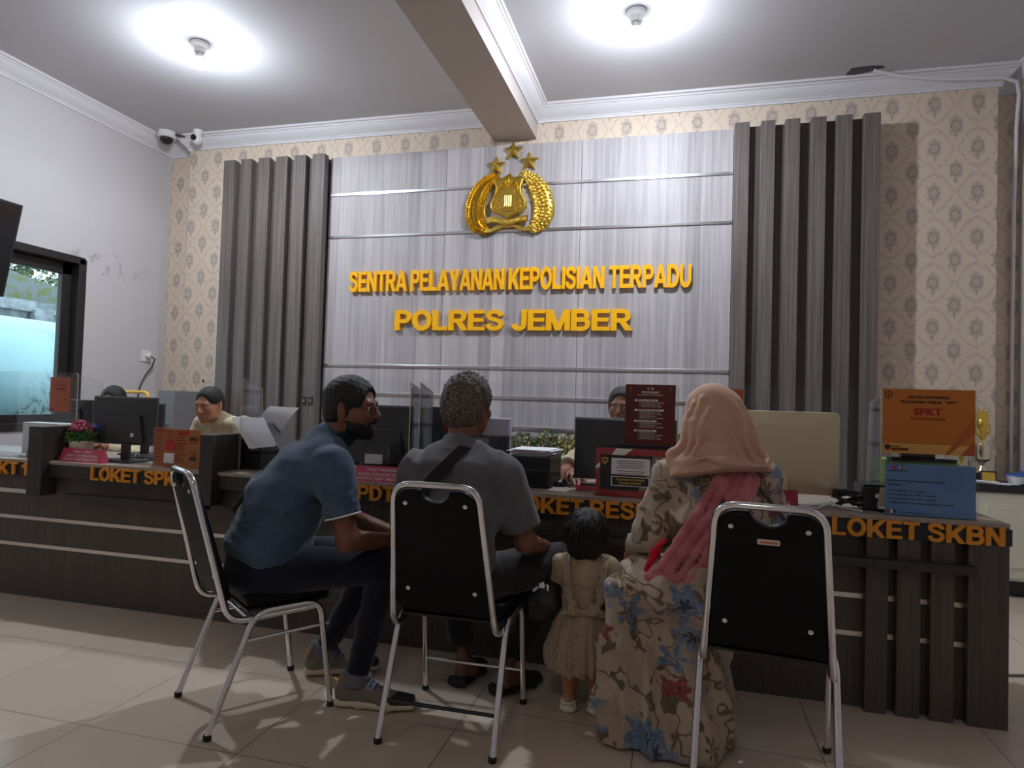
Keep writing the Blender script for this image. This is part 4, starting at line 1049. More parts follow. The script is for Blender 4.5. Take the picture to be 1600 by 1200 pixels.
# ------------------------------------------------------------------ stacking chairs
def bend(pts, r=.04, n=5):
    """round the corners of a polyline"""
    P = [Vector(p) for p in pts]; out = [P[0]]
    for i in range(1, len(P) - 1):
        a, b = (P[i - 1] - P[i]), (P[i + 1] - P[i]); k = min(r, a.length * .49, b.length * .49)
        A, B_ = P[i] + a.normalized() * k, P[i] + b.normalized() * k
        for j in range(n + 1):
            f = j / n; out.append(A * (1 - f) ** 2 + P[i] * 2 * f * (1 - f) + B_ * f * f)
    return out + [P[-1]]
def back_at(w):            # back plane: w 0 (seat) .. 1 (top rail) -> half width, y, z
    return (.186 - .034 * w, -.155 - .140 * w, .43 + .48 * w)
def chair(label, x, y, rz, low_bars=False, plaque=None):
    t = thing('stacking_chair', label, 'chair', (x, y, 0), rz, 'black vinyl chairs with chrome frames'); L = dict(local=True)
    pts = bend([(-.192, .16, .396), (-.190, -.165, .386), (-.150, -.299, .915), (.150, -.299, .915), (.190, -.165, .386), (.192, .16, .396)], .065, 8)
    MB().tube(pts, .0115, 12).build('back_frame', M['chrome'], t, smooth=60, **L)
    for s in (-1, 1):
        lg = bend([(s * .208, -.225, .012), (s * .204, -.075, .412), (s * .204, .170, .418), (s * .207, .225, .012)], .06, 8)
        k = len(lg) // 2
        MB().tube(lg[:k + 1], .0115, 12).build('leg', M['chrome'], t, smooth=60, **L); MB().tube(lg[k:], .0115, 12).build('leg', M['chrome'], t, smooth=60, **L)
        for yy in (-.225, .225): MB().lathe([(.013, 0), (.0145, .004), (.0145, .018), (.0125, .020)], cx=s * .2078, cy=yy, n=14).build('foot_cap', M['rubber'], t, smooth=40, **L)
        if not low_bars: MB().tube([(s * .205, -.105, .315), (s * .206, .205, .325)], .007, 8).build('side_bar', M['chrome'], t, smooth=60, **L)
    if low_bars:
        MB().tube([(-.205, -.178, .13), (.205, -.178, .13)], .007, 8).build('stretcher', M['black'], t, smooth=60, **L); MB().tube([(-.205, .205, .14), (.205, .205, .14)], .007, 8).build('stretcher', M['chrome'], t, smooth=60, **L)
    elif not plaque:
        MB().tube([(-.20, -.09, .385), (.20, -.09, .385)], .007, 8).build('stretcher', M['chrome'], t, smooth=60, **L)
    # back pad with the hand-hold scooped from its top edge
    ol = []
    def pt(u, w): hw, yy, zz = back_at(w); return (u * (hw - .008), yy, zz)
    for k in range(7): a = PI + k * PI / 2 / 6; ol.append((-.85 + .15 * math.cos(a), .13 + .05 * math.sin(a)))
    for k in range(7): a = -PI / 2 + k * PI / 2 / 6; ol.append((.85 + .15 * math.cos(a), .10 + .05 * math.sin(a)))
    for k in range(7): a = k * PI / 2 / 6; ol.append((.62 + .38 * math.cos(a), .86 + .12 * math.sin(a)))
    for k in range(13): a = k * PI / 12; ol.append((.36 * math.cos(a), .98 - .085 * math.sin(a)))
    for k in range(7): a = PI / 2 + k * PI / 2 / 6; ol.append((-.62 + .38 * math.cos(a), .86 + .12 * math.sin(a)))
    n = len(ol); nv = Vector((0, -.96, -.27)).normalized(); vs = []
    for th in (-.014, .014):
        for u, w in ol: vs.append(tuple(Vector(pt(u, w)) - nv * th))
    MB().add(vs, [tuple(range(n)), tuple(range(2 * n - 1, n - 1, -1))] + [(i, (i + 1) % n, (i + 1) % n + n, i + n) for i in range(n)]).build('backrest', M['black_vinyl'], t, bevel=.006, **L)
    for u, w in ((-.72, .885), (.72, .885), (-.72, .24), (.72, .24)):
        p = Vector(pt(u, w)) + nv * .0145; mb = MB().lathe([(.0085, 0), (.008, .003), (.005, .004), (.003, .002)], n=12)
        mb.xf(Matrix.Translation(p) @ Vector((0, 0, 1)).rotation_difference(nv).to_matrix().to_4x4()).build('rivet', M['chrome'], t, smooth=40, **L)
    sp = [(-.185, -.10), (.185, -.10), (.195, .12), (.185, .205), (.15, .235), (-.15, .235), (-.185, .205), (-.195, .12)]
    MB().prism(sp, .412, .420, 'z').build('seat_pan', M['black'], t, **L); MB().prism(sp, .420, .466, 'z').build('seat', M['black_vinyl'], t, bevel=.018, seg=4, **L)
    if plaque:
        Mp = Matrix.Translation(Vector(pt(0.0, .80)) + nv * .0150) @ Vector((0, -1, 0)).rotation_difference(nv).to_matrix().to_4x4()
        mb = MB().prism(rrect(-.032, .032, -.0085, .0085, .005), -.0015, .0015).xf(Mp); o = mb.build('brand_plate', M['plaque'], t, **L)
        q = MB(); put_text(q, plaque, 0, -.0022, -.0035, .0085, .05, .02, 0, 'c', 0, Mp); sub('lettering', q, M['ink_red'], o)
    return t
M['plaque'] = plain('cream_plaque', c(226, 196, 170), .5)
chair('black chair with chrome frame under the man in blue, leftmost of three', -1.599, 2.277, -.63)
chair('black chair with chrome frame under the man in grey, middle of three', -.794, 2.364, .008, True)
chair('black chair with small red-lettered plaque on its back, rightmost of three', .290, 2.362, -.115, False, 'welness')
# ------------------------------------------------------------------ implicit surfaces for people and cloth
A3 = lambda *p: np.array(p, dtype=np.float64)
def rot(yaw=0, pitch=0, roll=0):
    """columns = right, forward, up; yaw clockwise seen from above, pitch up, roll to the right (degrees)"""
    y, p, r = (math.radians(-yaw), math.radians(pitch), math.radians(roll))
    Rz = np.array([[math.cos(y), -math.sin(y), 0], [math.sin(y), math.cos(y), 0], [0, 0, 1]])
    Rx = np.array([[1, 0, 0], [0, math.cos(p), -math.sin(p)], [0, math.sin(p), math.cos(p)]])
    Ry = np.array([[math.cos(r), 0, math.sin(r)], [0, 1, 0], [-math.sin(r), 0, math.cos(r)]])
    return Rz @ Rx @ Ry
class Fr:
    def __init__(s, o=(0, 0, 0), R=None): s.o = A3(*o); s.R = np.eye(3) if R is None else R
    def __call__(s, *p): return s.o + s.R @ A3(*p)
    def sub(s, p, R): return Fr(s(*p), s.R @ R)
class Prim:
    def __init__(s, fn, lo, hi): s.fn, s.lo, s.hi = fn, np.array(lo), np.array(hi)
def cap(a, b, ra, rb):
    a, b = A3(*a), A3(*b); ba = b - a; L2 = max(1e-12, ba @ ba)
    def fn(X, Y, Z):
        px, py, pz = X - a[0], Y - a[1], Z - a[2]
        t = np.clip((px * ba[0] + py * ba[1] + pz * ba[2]) / L2, 0, 1)
        return np.sqrt((px - t * ba[0]) ** 2 + (py - t * ba[1]) ** 2 + (pz - t * ba[2]) ** 2) - (ra + (rb - ra) * t)
    m = max(ra, rb)
    return Prim(fn, np.minimum(a, b) - m, np.maximum(a, b) + m)
def ell(fr, cc, r, R=None):
    o = fr(*cc); Q = fr.R if R is None else fr.R @ R; r = A3(*r)
    def fn(X, Y, Z):
        px, py, pz = X - o[0], Y - o[1], Z - o[2]
        k0 = k1 = 0
        for i in range(3):
            q = (px * Q[0, i] + py * Q[1, i] + pz * Q[2, i]) / r[i]
            k0 = k0 + q * q; k1 = k1 + (q / r[i]) ** 2
        k0 = np.sqrt(k0); k1 = np.sqrt(k1) + 1e-9
        return k0 * (k0 - 1) / k1
    ext = np.sqrt(((Q * r) ** 2).sum(1))
    return Prim(fn, o - ext, o + ext)
def loft(pts, wd, right, k=.02, capf=.6):
    """elliptic tube: pts along the spine, wd = (half width, half depth) at each, width measured along `right`"""
    P = [A3(*p) for p in pts]; right = A3(*right)
    def fn(X, Y, Z):
        out = None
        for a, b, (wa, da), (wb, db) in zip(P, P[1:], wd, wd[1:]):
            ba = b - a; L = np.linalg.norm(ba); ax = ba / L
            rt = right - ax * (right @ ax); rt /= np.linalg.norm(rt); fw = np.cross(ax, rt)
            px, py, pz = X - a[0], Y - a[1], Z - a[2]
            s_ = px * ax[0] + py * ax[1] + pz * ax[2]; t = np.clip(s_ / L, 0, 1)
            w = wa + (wb - wa) * t; d = da + (db - da) * t; qz = s_ - t * L
            qx = px * rt[0] + py * rt[1] + pz * rt[2]; qy = px * fw[0] + py * fw[1] + pz * fw[2]
            mn = np.minimum(w, d); r = np.sqrt((qx / w) ** 2 + (qy / d) ** 2 + (qz / (mn * capf)) ** 2)
            e = (r - 1) * mn
            if out is None: out = e
            else:
                h = np.clip(.5 + .5 * (e - out) / k, 0, 1); out = e + (out - e) * h - k * h * (1 - h)
        return out
    m = max(max(x) for x in wd)
    return Prim(fn, np.min(P, 0) - m, np.max(P, 0) + m)
def half(p, n):
    """half space: negative on the side the normal points away from"""
    p, n = A3(*p), A3(*n); n = n / np.linalg.norm(n)
    return lambda X, Y, Z: (X - p[0]) * n[0] + (Y - p[1]) * n[1] + (Z - p[2]) * n[2]
def cut(pr, *hs):
    return Prim(lambda X, Y, Z: np.maximum.reduce([pr.fn(X, Y, Z)] + [h(X, Y, Z) for h in hs]), pr.lo, pr.hi)
def infl(pr, d, noise=None):
    return Prim((lambda X, Y, Z: pr.fn(X, Y, Z) - d) if noise is None else (lambda X, Y, Z: pr.fn(X, Y, Z) - d - noise(X, Y, Z)), pr.lo - d - .02, pr.hi + d + .02)
def wob(seed, f, amp, dirw=(1, 1, 1)):
    r_ = np.random.RandomState(seed); K = r_.normal(size=(6, 3)) * f * np.array(dirw); ph = r_.uniform(0, 6.28, 6)
    def fn(X, Y, Z):
        s_ = 0
        for k, p in zip(K, ph): s_ = s_ + np.sin(X * k[0] + Y * k[1] + Z * k[2] + p)
        return s_ * (amp / 3)
    return fn
def ridg(seed, f, amp, dirw=(1, 1, 1)):
    a_, b_ = wob(seed, f, 1.0, dirw), wob(seed + 100, f * .45, 1.0, dirw)
    return lambda X, Y, Z: amp * (np.exp(-np.abs(a_(X, Y, Z)) * 2.6) - .35) * np.clip(b_(X, Y, Z) * 1.2 + .45, 0, 1)
def smin(a, b, k):
    h = np.clip(.5 + .5 * (b - a) / k, 0, 1)
    return b + (a - b) * h - k * h * (1 - h)

def field(ops, h):
    """ops: (kind, prim, k) with kind u(nion) / s(ubtract) / d(isplace everywhere, fn)"""
    us = [o for o in ops if o[0] == 'u']
    lo = np.min([o[1].lo for o in us], 0) - 3 * h; hi = np.max([o[1].hi for o in us], 0) + 3 * h
    n = np.ceil((hi - lo) / h).astype(int) + 1
    ax = [(lo[i] + h * np.arange(n[i])).astype(np.float32) for i in range(3)]
    f = np.full(n, .5, np.float32)
    for kind, pr, k in ops:
        if kind == 'd':
            f -= pr(ax[0][:, None, None], ax[1][None, :, None], ax[2][None, None, :]).astype(np.float32); continue
        if kind == 'h':       # keep only the negative side of a half space
            f = np.maximum(f, pr(ax[0][:, None, None], ax[1][None, :, None], ax[2][None, None, :])).astype(np.float32); continue
        m = max(k * 1.2, 3 * h)
        i0 = np.maximum(0, np.floor((pr.lo - m - lo) / h).astype(int)); i1 = np.minimum(n, np.ceil((pr.hi + m - lo) / h).astype(int) + 1)
        if (i1 <= i0).any(): continue
        sl = tuple(slice(a, b) for a, b in zip(i0, i1))
        d = pr.fn(ax[0][sl[0]][:, None, None], ax[1][sl[1]][None, :, None], ax[2][sl[2]][None, None, :]).astype(np.float32)
        g = f[sl]
        f[sl] = smin(g, d, max(k, 1e-4)) if kind == 'u' else -smin(-g, d, max(k, 1e-4))
    return f, lo, h

def nets(f, lo, h):
    ins = f < 0
    c8 = [ins[a:ins.shape[0] - 1 + a, b:ins.shape[1] - 1 + b, d:ins.shape[2] - 1 + d] for a in (0, 1) for b in (0, 1) for d in (0, 1)]
    cnt = sum(x.astype(np.int8) for x in c8); act = (cnt > 0) & (cnt < 8)
    ijk = np.argwhere(act); idx = np.full(act.shape, -1, np.int64); idx[act] = np.arange(len(ijk))
    acc = np.zeros((len(ijk), 3)); w = np.zeros(len(ijk))
    off = [(a, b, d) for a in (0, 1) for b in (0, 1) for d in (0, 1)]
    for p in off:
        for ax in range(3):
            if p[ax]: continue
            q = list(p); q[ax] = 1
            A = f[ijk[:, 0] + p[0], ijk[:, 1] + p[1], ijk[:, 2] + p[2]]; B = f[ijk[:, 0] + q[0], ijk[:, 1] + q[1], ijk[:, 2] + q[2]]
            cr = (A < 0) != (B < 0); t = np.where(cr, A / np.where(A == B, 1, A - B), 0)
            pos = np.tile(np.array(p, float), (len(ijk), 1)); pos[:, ax] += t
            acc[cr] += pos[cr]; w[cr] += 1
    V_ = lo + h * (ijk + acc / w[:, None])
    F_ = []
    for ax in range(3):
        u, v = (ax + 1) % 3, (ax + 2) % 3
        sh = list(f.shape); sh[ax] -= 1
        a = ins[tuple(slice(0, sh[i]) if i == ax else slice(None) for i in range(3))]
        b = ins[tuple(slice(1, None) if i == ax else slice(None) for i in range(3))]
        e = np.argwhere(a != b); e = e[(e[:, u] > 0) & (e[:, v] > 0) & (e[:, u] < f.shape[u] - 1) & (e[:, v] < f.shape[v] - 1)]
        fl = a[e[:, 0], e[:, 1], e[:, 2]]
        def g(du, dv):
            q = e.copy(); q[:, u] -= du; q[:, v] -= dv; return idx[q[:, 0], q[:, 1], q[:, 2]]
        quad = np.stack([g(1, 1), g(0, 1), g(0, 0), g(1, 0)], 1)
        quad[~fl] = quad[~fl][:, ::-1]
        F_.append(quad)
    return V_, np.concatenate(F_)

def implicit(name, ops, h, mat, parent, relax=1):
    f, lo, h = field(ops, h)
    v, q = nets(f, lo, h)
    for _ in range(relax):                     # light relaxation
        acc = np.zeros_like(v); n = np.zeros(len(v))
        for a, b in ((0, 1), (1, 2), (2, 3), (3, 0)):
            np.add.at(acc, q[:, a], v[q[:, b]]); np.add.at(n, q[:, a], 1)
            np.add.at(acc, q[:, b], v[q[:, a]]); np.add.at(n, q[:, b], 1)
        v = v * .5 + acc / n[:, None] * .5
    me = bpy.data.meshes.new(name); me.vertices.add(len(v)); me.vertices.foreach_set('co', v.astype(np.float32).ravel())
    me.loops.add(q.size); me.loops.foreach_set('vertex_index', q.astype(np.int32).ravel())
    me.polygons.add(len(q)); me.polygons.foreach_set('loop_start', np.arange(0, q.size, 4, dtype=np.int32))
    me.polygons.foreach_set('use_smooth', np.ones(len(q), dtype=bool))
    me.update(calc_edges=True); me.validate()
    me.materials.append(mat)
    o = bpy.data.objects.new(name, me); COL.objects.link(o)
    if parent is not None:
        o.parent = parent
        if parent.type == 'EMPTY': o.matrix_parent_inverse = rootmat(parent).inverted()
    return o
def U(p, k=.012): return ('u', p, k)
def S_(p, k=.006): return ('s', p, k)

# ---- anatomy ---------------------------------------------------------------
def head_ops(F, s=1.0, jaw=1.0, closed=False, child=False):
    e = lambda cx, r, R=None: ell(F, tuple(a * s for a in cx), tuple(a * s for a in r), R)
    cp = lambda a, b, ra, rb: cap(F(*(x * s for x in a)), F(*(x * s for x in b)), ra * s, rb * s)
    o = [U(e((0, -.012, .032), (.074, .094, .083))), U(e((0, .028, -.030), (.061 * jaw, .066, .080)), .03)]
    o += [U(e((0, .045, -.072), (.046 * jaw, .045, .034)), .03), U(e((0, .078, -.096), (.021, .017, .016)), .02)]
    for g in (-1, 1):
        o += [U(e((g * .041, .062, -.022), (.024, .024, .022)), .02), U(cp((g * .058 * jaw, -.004, -.03), (g * .050 * jaw, .02, -.075), .018, .014), .025)]
    o += [U(cp((-.038, .080, .026), (.038, .080, .026), .011, .011), .02)]
    for g in (-1, 1): o += [S_(e((g * .031, .103, .004), (.018, .016, .011)), .012), U(e((g * .031, .078, .004), (.0125, .0125, .0125)), .003)]
    if closed:
        for g in (-1, 1): o += [U(e((g * .031, .081, .004), (.0135, .0115, .010)), .003)]
    nl = .55 if child else 1.0
    o += [U(cp((0, .090, .016), (0, .090 + .024 * nl, -.020), .0085, .0115), .012)]
    for g in (-1, 1): o += [U(e((g * .012, .098, -.026), (.0085, .011, .0085)), .006)]
    o += [U(cp((-.017, .092, -.054), (.017, .092, -.054), .0065, .0065), .008), U(cp((-.015, .092, -.064), (.015, .092, -.064), .0075, .0075), .006)]
    o += [S_(cp((-.022, .104, -.0592), (.022, .104, -.0592), .0022, .0022), .004)]
    for g in (-1, 1):
        Q = rot(g * 18, 0, g * 8)
        o += [U(e((g * .077, -.012, -.004), (.009, .020, .032), Q), .006), U(e((g * .074, -.006, -.030), (.008, .010, .012)), .006), S_(e((g * .088, -.007, .002), (.008, .010, .017), Q), .005)]
    return o
def hair_ops(F, s=1.0, thick=.011, rough=.003, nape=-.070, front=.0, seed=1, f=170, hl=.014):
    e = lambda cx, r, R=None: ell(F, tuple(a * s for a in cx), tuple(a * s for a in r), R)
    t = thick
    o = [U(e((0, -.014, .036), (.075 + t, .096 + t, .084 + t))), U(e((0, -.045, -.02), (.066 + t, .056 + t, .062 + t)), .03)]
    o += [S_(e((0, .118 + front, -.038 + hl), (.073, .080, .118)), .018)]                                     # face opening
    o += [('s', Prim(half(F(0, -.03 * s, nape * s), F.R @ A3(0, -.25, 1)), F(0, 0, 0) - .4, F(0, 0, 0) + .4), .008)]
    for g in (-1, 1):
        o += [S_(e((g * .088, .0, -.016), (.030, .026, .040)), .006), S_(e((g * .09, .055, -.05), (.05, .045, .06)), .01)]
    if rough: o += [('d', wob(seed, f, rough), 0)]
    return o
def hand_ops(F, side, curl=(25, 35, 25), s=1.0, spread=4, thumb=(40, 20)):
    """F: wrist frame, forward = towards the fingers, up = back of the hand; side +1 right hand"""
    o = [U(ell(F, (0, .045 * s, 0), (.040 * s, .052 * s, .015 * s)), .01), U(cap(F(0, -.02, 0), F(0, .03 * s, 0), .024 * s, .026 * s), .015)]
    Ls = ((.040, .024, .019), (.044, .027, .021), (.041, .025, .020), (.032, .019, .018))
    for i in range(4):
        x = side * (-.030 + i * .0195) * s * 1.0; p = A3(x, (.083 - abs(i - 1.2) * .006) * s, 0); pit = 0; yw = side * (-1.5 + i) * spread
        r = (.0092, .0095, .0090, .0078)[i] * s
        for j in range(3):
            pit -= curl[j]; d = rot(yw, pit, 0) @ A3(0, 1, 0); q = p + d * Ls[i][j] * s
            o.append(U(cap(F(*p), F(*q), r, r * .9), .004 if j else .008)); p, r = q, r * .9
    p = A3(-side * .026 * s, .022 * s, -.006 * s)
    for j, (L, r) in enumerate(((.036, .013), (.030, .0105), (.024, .0095))):
        d = rot(-side * (thumb[0] - j * 12), -thumb[1] * (j > 0) - 12, 0) @ A3(0, 1, 0); q = p + d * L * s
        o.append(U(cap(F(*p), F(*q), r * s, r * s * .92), .006)); p = q
    return o
def aim(o, fwd, up):
    """frame at o whose forward points along fwd with up as near as possible to `up`"""
    f_ = A3(*fwd); f_ /= np.linalg.norm(f_); u_ = A3(*up); u_ = u_ - f_ * (u_ @ f_); u_ /= np.linalg.norm(u_)
    return Fr(o, np.stack([np.cross(f_, u_), f_, u_], 1))
# ------------------------------------------------------------------ people
def cloth(name, col, col2=None, scale=60, bump=.25, rough=.8, fold=7.0, sheen=.2):
    g = G(name); x, y, z = g.co(); n = g.noise(g.vec(x, y, z), fold, 3.0, .6); w = g.noise(g.vec(x * 1.0, y, z), 420.0, 1.0)
    return g.pbr(g.mix(n.step(.3, .7), col, col2 or tuple(a * .82 for a in col)), rough, bump=g.bump(n + w * .06, bump, .03), sheen=sheen, spec=.25)
def skin(name, col, col2):
    g = G(name); x, y, z = g.co(); n = g.noise(g.vec(x, y, z), 26.0, 3.0, .6)
    return g.pbr(g.mix(n.step(.3, .7), col, col2), .5, bump=g.bump(g.noise(g.vec(x, y, z), 300.0, 2.0), .08, .004), spec=.35)
def hairm(name, a, b, f=240.0):
    g = G(name); x, y, z = g.co(); n = g.noise(g.vec(x * 1.0, y * 1.0, z * .45), f, 3.0, .7)
    return g.pbr(g.mix(n.step(.35, .7), a, b), .55, bump=g.bump(n, .6, .006), spec=.4)
SK = skin('tan_skin', c(150, 100, 76), c(136, 88, 66)); SK2 = skin('light_tan_skin', c(186, 134, 104), c(170, 118, 90)); SK3 = skin('brown_skin', c(128, 84, 64), c(114, 74, 56))
HB = hairm('black_hair', (.006, .005, .005), (.022, .019, .018))
HG = hairm('greying_hair', c(42, 37, 34), c(132, 120, 108), 200.0)
EYE = (lambda g: g.pbr((.75, .72, .70), .2))(G('eye_white')); IRIS = plain('eye_iris', (.015, .009, .006), .2)
def ptag(name, label, root, az, group=None): return thing(name, label, 'person', (root[0], root[1], 0), -math.radians(az), group)
def eyes(H, t, s=1.0):
    for g in (-1, 1):
        for r, y, m, nm in ((.0118, .0805, EYE, 'eye'),):
            mb = MB(); mb.ball(0, 0, 0, r * s, n=12, m=8); mb.v = [tuple(H(*(A3(g * .031, y, .004) * s)) + A3(*v)) for v in mb.v]
            o = mb.build('eye', m, t, smooth=60)
            q = MB(); q.ball(0, 0, 0, .0062 * s, n=10, m=6); q.v = [tuple(H(*(A3(g * .031, y + .0078, .004) * s)) + A3(*v)) for v in q.v]
            qq = q.build('iris', IRIS, None, smooth=60); qq.parent = o; qq.matrix_parent_inverse = Matrix.Identity(4)
def legs(ops, J, k, r=(.085, .058, .054, .036)):
    for s_ in 'lr':
        ops += [U(cap(J[s_ + 'hip'], J[s_ + 'kn'], r[0] + k, r[1] + k), .03), U(cap(J[s_ + 'kn'], J[s_ + 'an'], r[2] + k, r[3] + k), .03)]
def frame(root, az): return Fr((root[0], root[1], 0), rot(az))
def shoe(parent, ankle, heel_dir, s=1.0, kind='sneaker'):
    """ankle: point above the floor; heel_dir: toe direction (x, y)"""
    F = aim((ankle[0], ankle[1], ankle[2]), (heel_dir[0], heel_dir[1], heel_dir[2] if len(heel_dir) > 2 else 0), (0, 0, 1)); z0 = -ankle[2] if len(heel_dir) < 3 else -.1
    P = lambda *p: F(*(A3(*p) * s))
    def sc(*p): return F(p[0] * s, p[1] * s, p[2] * s)
    ax = F.R[:, 0]
    if kind == 'sneaker':
        so = [U(loft([sc(0, -.06, -.079), sc(0, .02, -.080), sc(0, .12, -.081), sc(0, .205, -.077)], [(.037 * s, .021 * s), (.036 * s, .020 * s), (.047 * s, .019 * s), (.031 * s, .016 * s)], ax), .01)]
        implicit('sole', so, .004, M['shoe_sole'], parent)
        up = [U(loft([sc(0, -.052, -.05), sc(0, .02, -.045), sc(0, .10, -.062), sc(0, .19, -.068)], [(.033 * s, .038 * s), (.036 * s, .042 * s), (.041 * s, .028 * s), (.028 * s, .016 * s)], ax), .02), U(cap(sc(0, -.03, -.05), sc(0, -.02, .0), .036 * s, .036 * s), .02)]
        implicit('upper', up, .004, M['shoe_grey'], parent)
        tc = [U(loft([sc(0, .135, -.064), sc(0, .20, -.066)], [(.041 * s, .022 * s), (.031 * s, .018 * s)], ax), .01)]
        implicit('toe_cap', tc, .004, M['black'], parent)
        lc = MB(); 
        for k in range(6):
            a, b = sc(-.022, .03 + k * .014, -.002 - k * .0085), sc(.022, .03 + k * .014, -.002 - k * .0085); m_ = (a + b) / 2 + A3(0, 0, .008)
            lc.tube([tuple(a), tuple(m_), tuple(b)], .0045, 6)
        lc.build('laces', M['shoe_blue'], parent, smooth=60)
        implicit('heel_tab', [U(cap(sc(0, -.066, -.055), sc(0, -.064, -.022), .010 * s, .009 * s), .01), U(cap(sc(0, -.064, -.022), sc(0, -.078, -.010), .007, .006), .008)], .004, M['shoe_yellow'], parent)
    else:
        so = [U(loft([sc(0, -.06, -.085), sc(0, .02, -.086), sc(0, .12, -.086), sc(0, .19, -.082)], [(.036 * s, .013 * s), (.035 * s, .013 * s), (.045 * s, .013 * s), (.03 * s, .012 * s)], ax), .01),
              U(loft([sc(0, .05, -.06), sc(0, .11, -.064), sc(0, .18, -.07)], [(.040 * s, .034 * s), (.042 * s, .028 * s), (.030 * s, .017 * s)], ax), .015)]
        if kind == 'slipper': so += [U(cap(sc(-.03, -.05, -.07), sc(.03, -.05, -.07), .014, .014), .02)]
        implicit('slip_on_shoe', so, .004, M['rubber'], parent)
M['shoe_sole'] = plain('cream_rubber', c(206, 194, 170), .6); M['shoe_grey'] = cloth('grey_mesh', c(124, 116, 106), rough=.8); M['shoe_blue'] = plain('blue_laces', c(52, 66, 150), .6); M['shoe_yellow'] = plain('yellow_tab', c(214, 150, 40), .6)

# ---- man in the blue polo -----------------------------------------------
def man_blue():
    root, az = (-1.555, 2.285), 57
    t = ptag('person', 'man in blue polo and glasses sitting bent forward on the leftmost chair', root, az)
    B = frame(root, az); rt = B.R[:, 0]
    J = dict(lhip=B(-.09, .03, .53), rhip=B(.09, .03, .53), rkn=B(.135, .43, .545), ran=B(.125, .335, .10), lkn=B(-.10, .43, .54), lan=B(-.215, .23, .10))
    Hd = Fr(B(.0, .292, 1.158), rot(az + 30, -4, 0))
    sh = dict(r=B(.195, .215, .93), l=B(-.195, .215, .94)); el = dict(r=B(.235, .275, .665), l=B(-.22, .32, .67)); wr = dict(r=B(.115, .475, .635), l=B(-.03, .49, .635))
    tp = [B(0, -.01, .50), B(0, -.01, .62), B(0, .045, .78), B(0, .125, .915), B(0, .185, .985)]
    def torso(k): return loft(tp, [(.165 + k, .135 + k), (.18 + k, .155 + k), (.19 + k, .15 + k), (.195 + k, .115 + k), (.125 + k, .075 + k)], rt, .05)
    ops = [U(torso(-.03), .02)]
    ops += [U(cap(sh['l'], sh['r'], .05, .05), .03), U(cap(B(0, .19, 1.0), Hd(0, -.018, -.06), .066, .058), .03)]
    for s_ in 'lr': ops += [U(cap(sh[s_], el[s_], .048, .041), .03), U(cap(el[s_], wr[s_], .042, .027), .02)]
    legs(ops, J, -.02)
    ops += head_ops(Hd, 1.04, 1.12)
    for s_, sd in (('r', 1), ('l', -1)):
        d = wr[s_] - el[s_]
        ops += hand_ops(aim(wr[s_], d, A3(rt[0] * sd * .5, rt[1] * sd * .5, .8)), sd, (35, 45, 30))
    implicit('body', ops, .0055, SK3, t)
    hr = hair_ops(Hd, 1.04, .012, .002, -.066, -.002, 3)
    implicit('hair', hr, .004, HB, t)
    q_ = 1.04; eq = lambda cx, r: ell(Hd, tuple(a * q_ for a in cx), tuple(a * q_ for a in r))
    bd = [U(infl(eq((0, .028, -.030), (.061 * 1.12, .066, .080)), .0045), .01), U(infl(eq((0, .045, -.072), (.046 * 1.12, .045, .034)), .006), .03), U(infl(eq((0, .078, -.096), (.021, .017, .016)), .006), .02)]
    for g_ in (-1, 1): bd += [U(cap(Hd(g_ * .060, -.002, -.03), Hd(g_ * .056, .020, -.078), .0225, .0185), .02), U(cap(Hd(g_ * .0695, .012, .01), Hd(g_ * .066, .012, -.05), .010, .014), .01)]
    bd += [('s', Prim(lambda X, Y, Z: np.maximum(-half(Hd(0, .028, 0), Hd.R @ A3(0, -1, .25))(X, Y, Z) * -1, -half(Hd(0, .02, -.048), Hd.R @ A3(0, .15, 1))(X, Y, Z)), Hd.o - .3, Hd.o + .3), .004), S_(ell(Hd, (0, .116, -.061), (.025, .03, .013)), .006), ('d', wob(5, 210, .0012), 0)]
    mu = [U(cap(Hd(g_ * .030, .094, -.056), Hd(0, .108, -.045), .0055, .006), .006) for g_ in (-1, 1)]
    implicit('beard', bd, .004, HB, t); implicit('moustache', mu, .003, HB, t); implicit('eyebrows', [U(cap(Hd(g * .016, .098, .027), Hd(g * .052, .083, .027), .0045, .003), .004) for g in (-1, 1)], .003, HB, t)
    eyes(Hd, t, 1.04)
    gl = MB()
    for g in (-1, 1):
        gl.tube([tuple(Hd(g * .033 + .023 * math.cos(a), .108 - .006 * abs(math.cos(a)) * (1 if g * math.cos(a) > 0 else 0), .0 + .019 * math.sin(a))) for a in [k * PI / 9 for k in range(18)]], .0016, 6, closed=True)
        gl.tube([tuple(Hd(g * .056, .104, .006)), tuple(Hd(g * .074, .06, .008)), tuple(Hd(g * .080, -.01, .006))], .0016, 6)
    gl.tube([tuple(Hd(-.01, .109, .006)), tuple(Hd(.01, .109, .006))], .0016, 6)
    gl.build('glasses', M['frame'], t, smooth=60)
    # shirt
    fold = wob(2, 22, .0035, (1, 1, 1.6)); rdg = ridg(8, 30, .009, (.8, .8, 1.8))
    so = [U(cut(torso(.0), half(B(0, 0, .53), B.R @ A3(0, .12, -1))), .02), U(cap(sh['l'], sh['r'], .068, .068), .06), U(cap(B(-.13, .17, .965), B(0, .195, 1.01), .06, .07), .05), U(cap(B(.13, .17, .965), B(0, .195, 1.01), .06, .07), .05)]
    for s_ in 'lr':
        e = sh[s_] + (el[s_] - sh[s_]) * .66; dd = el[s_] - sh[s_]
        so += [U(cut(cap(sh[s_], sh[s_] + dd * .9, .074, .064), half(e, dd)), .035)]
    so += [('d', fold, 0), ('d', rdg, 0)]
    implicit('polo_shirt', so, .006, cloth('blue_polo', c(74, 92, 116), c(58, 76, 100), bump=.3), t)
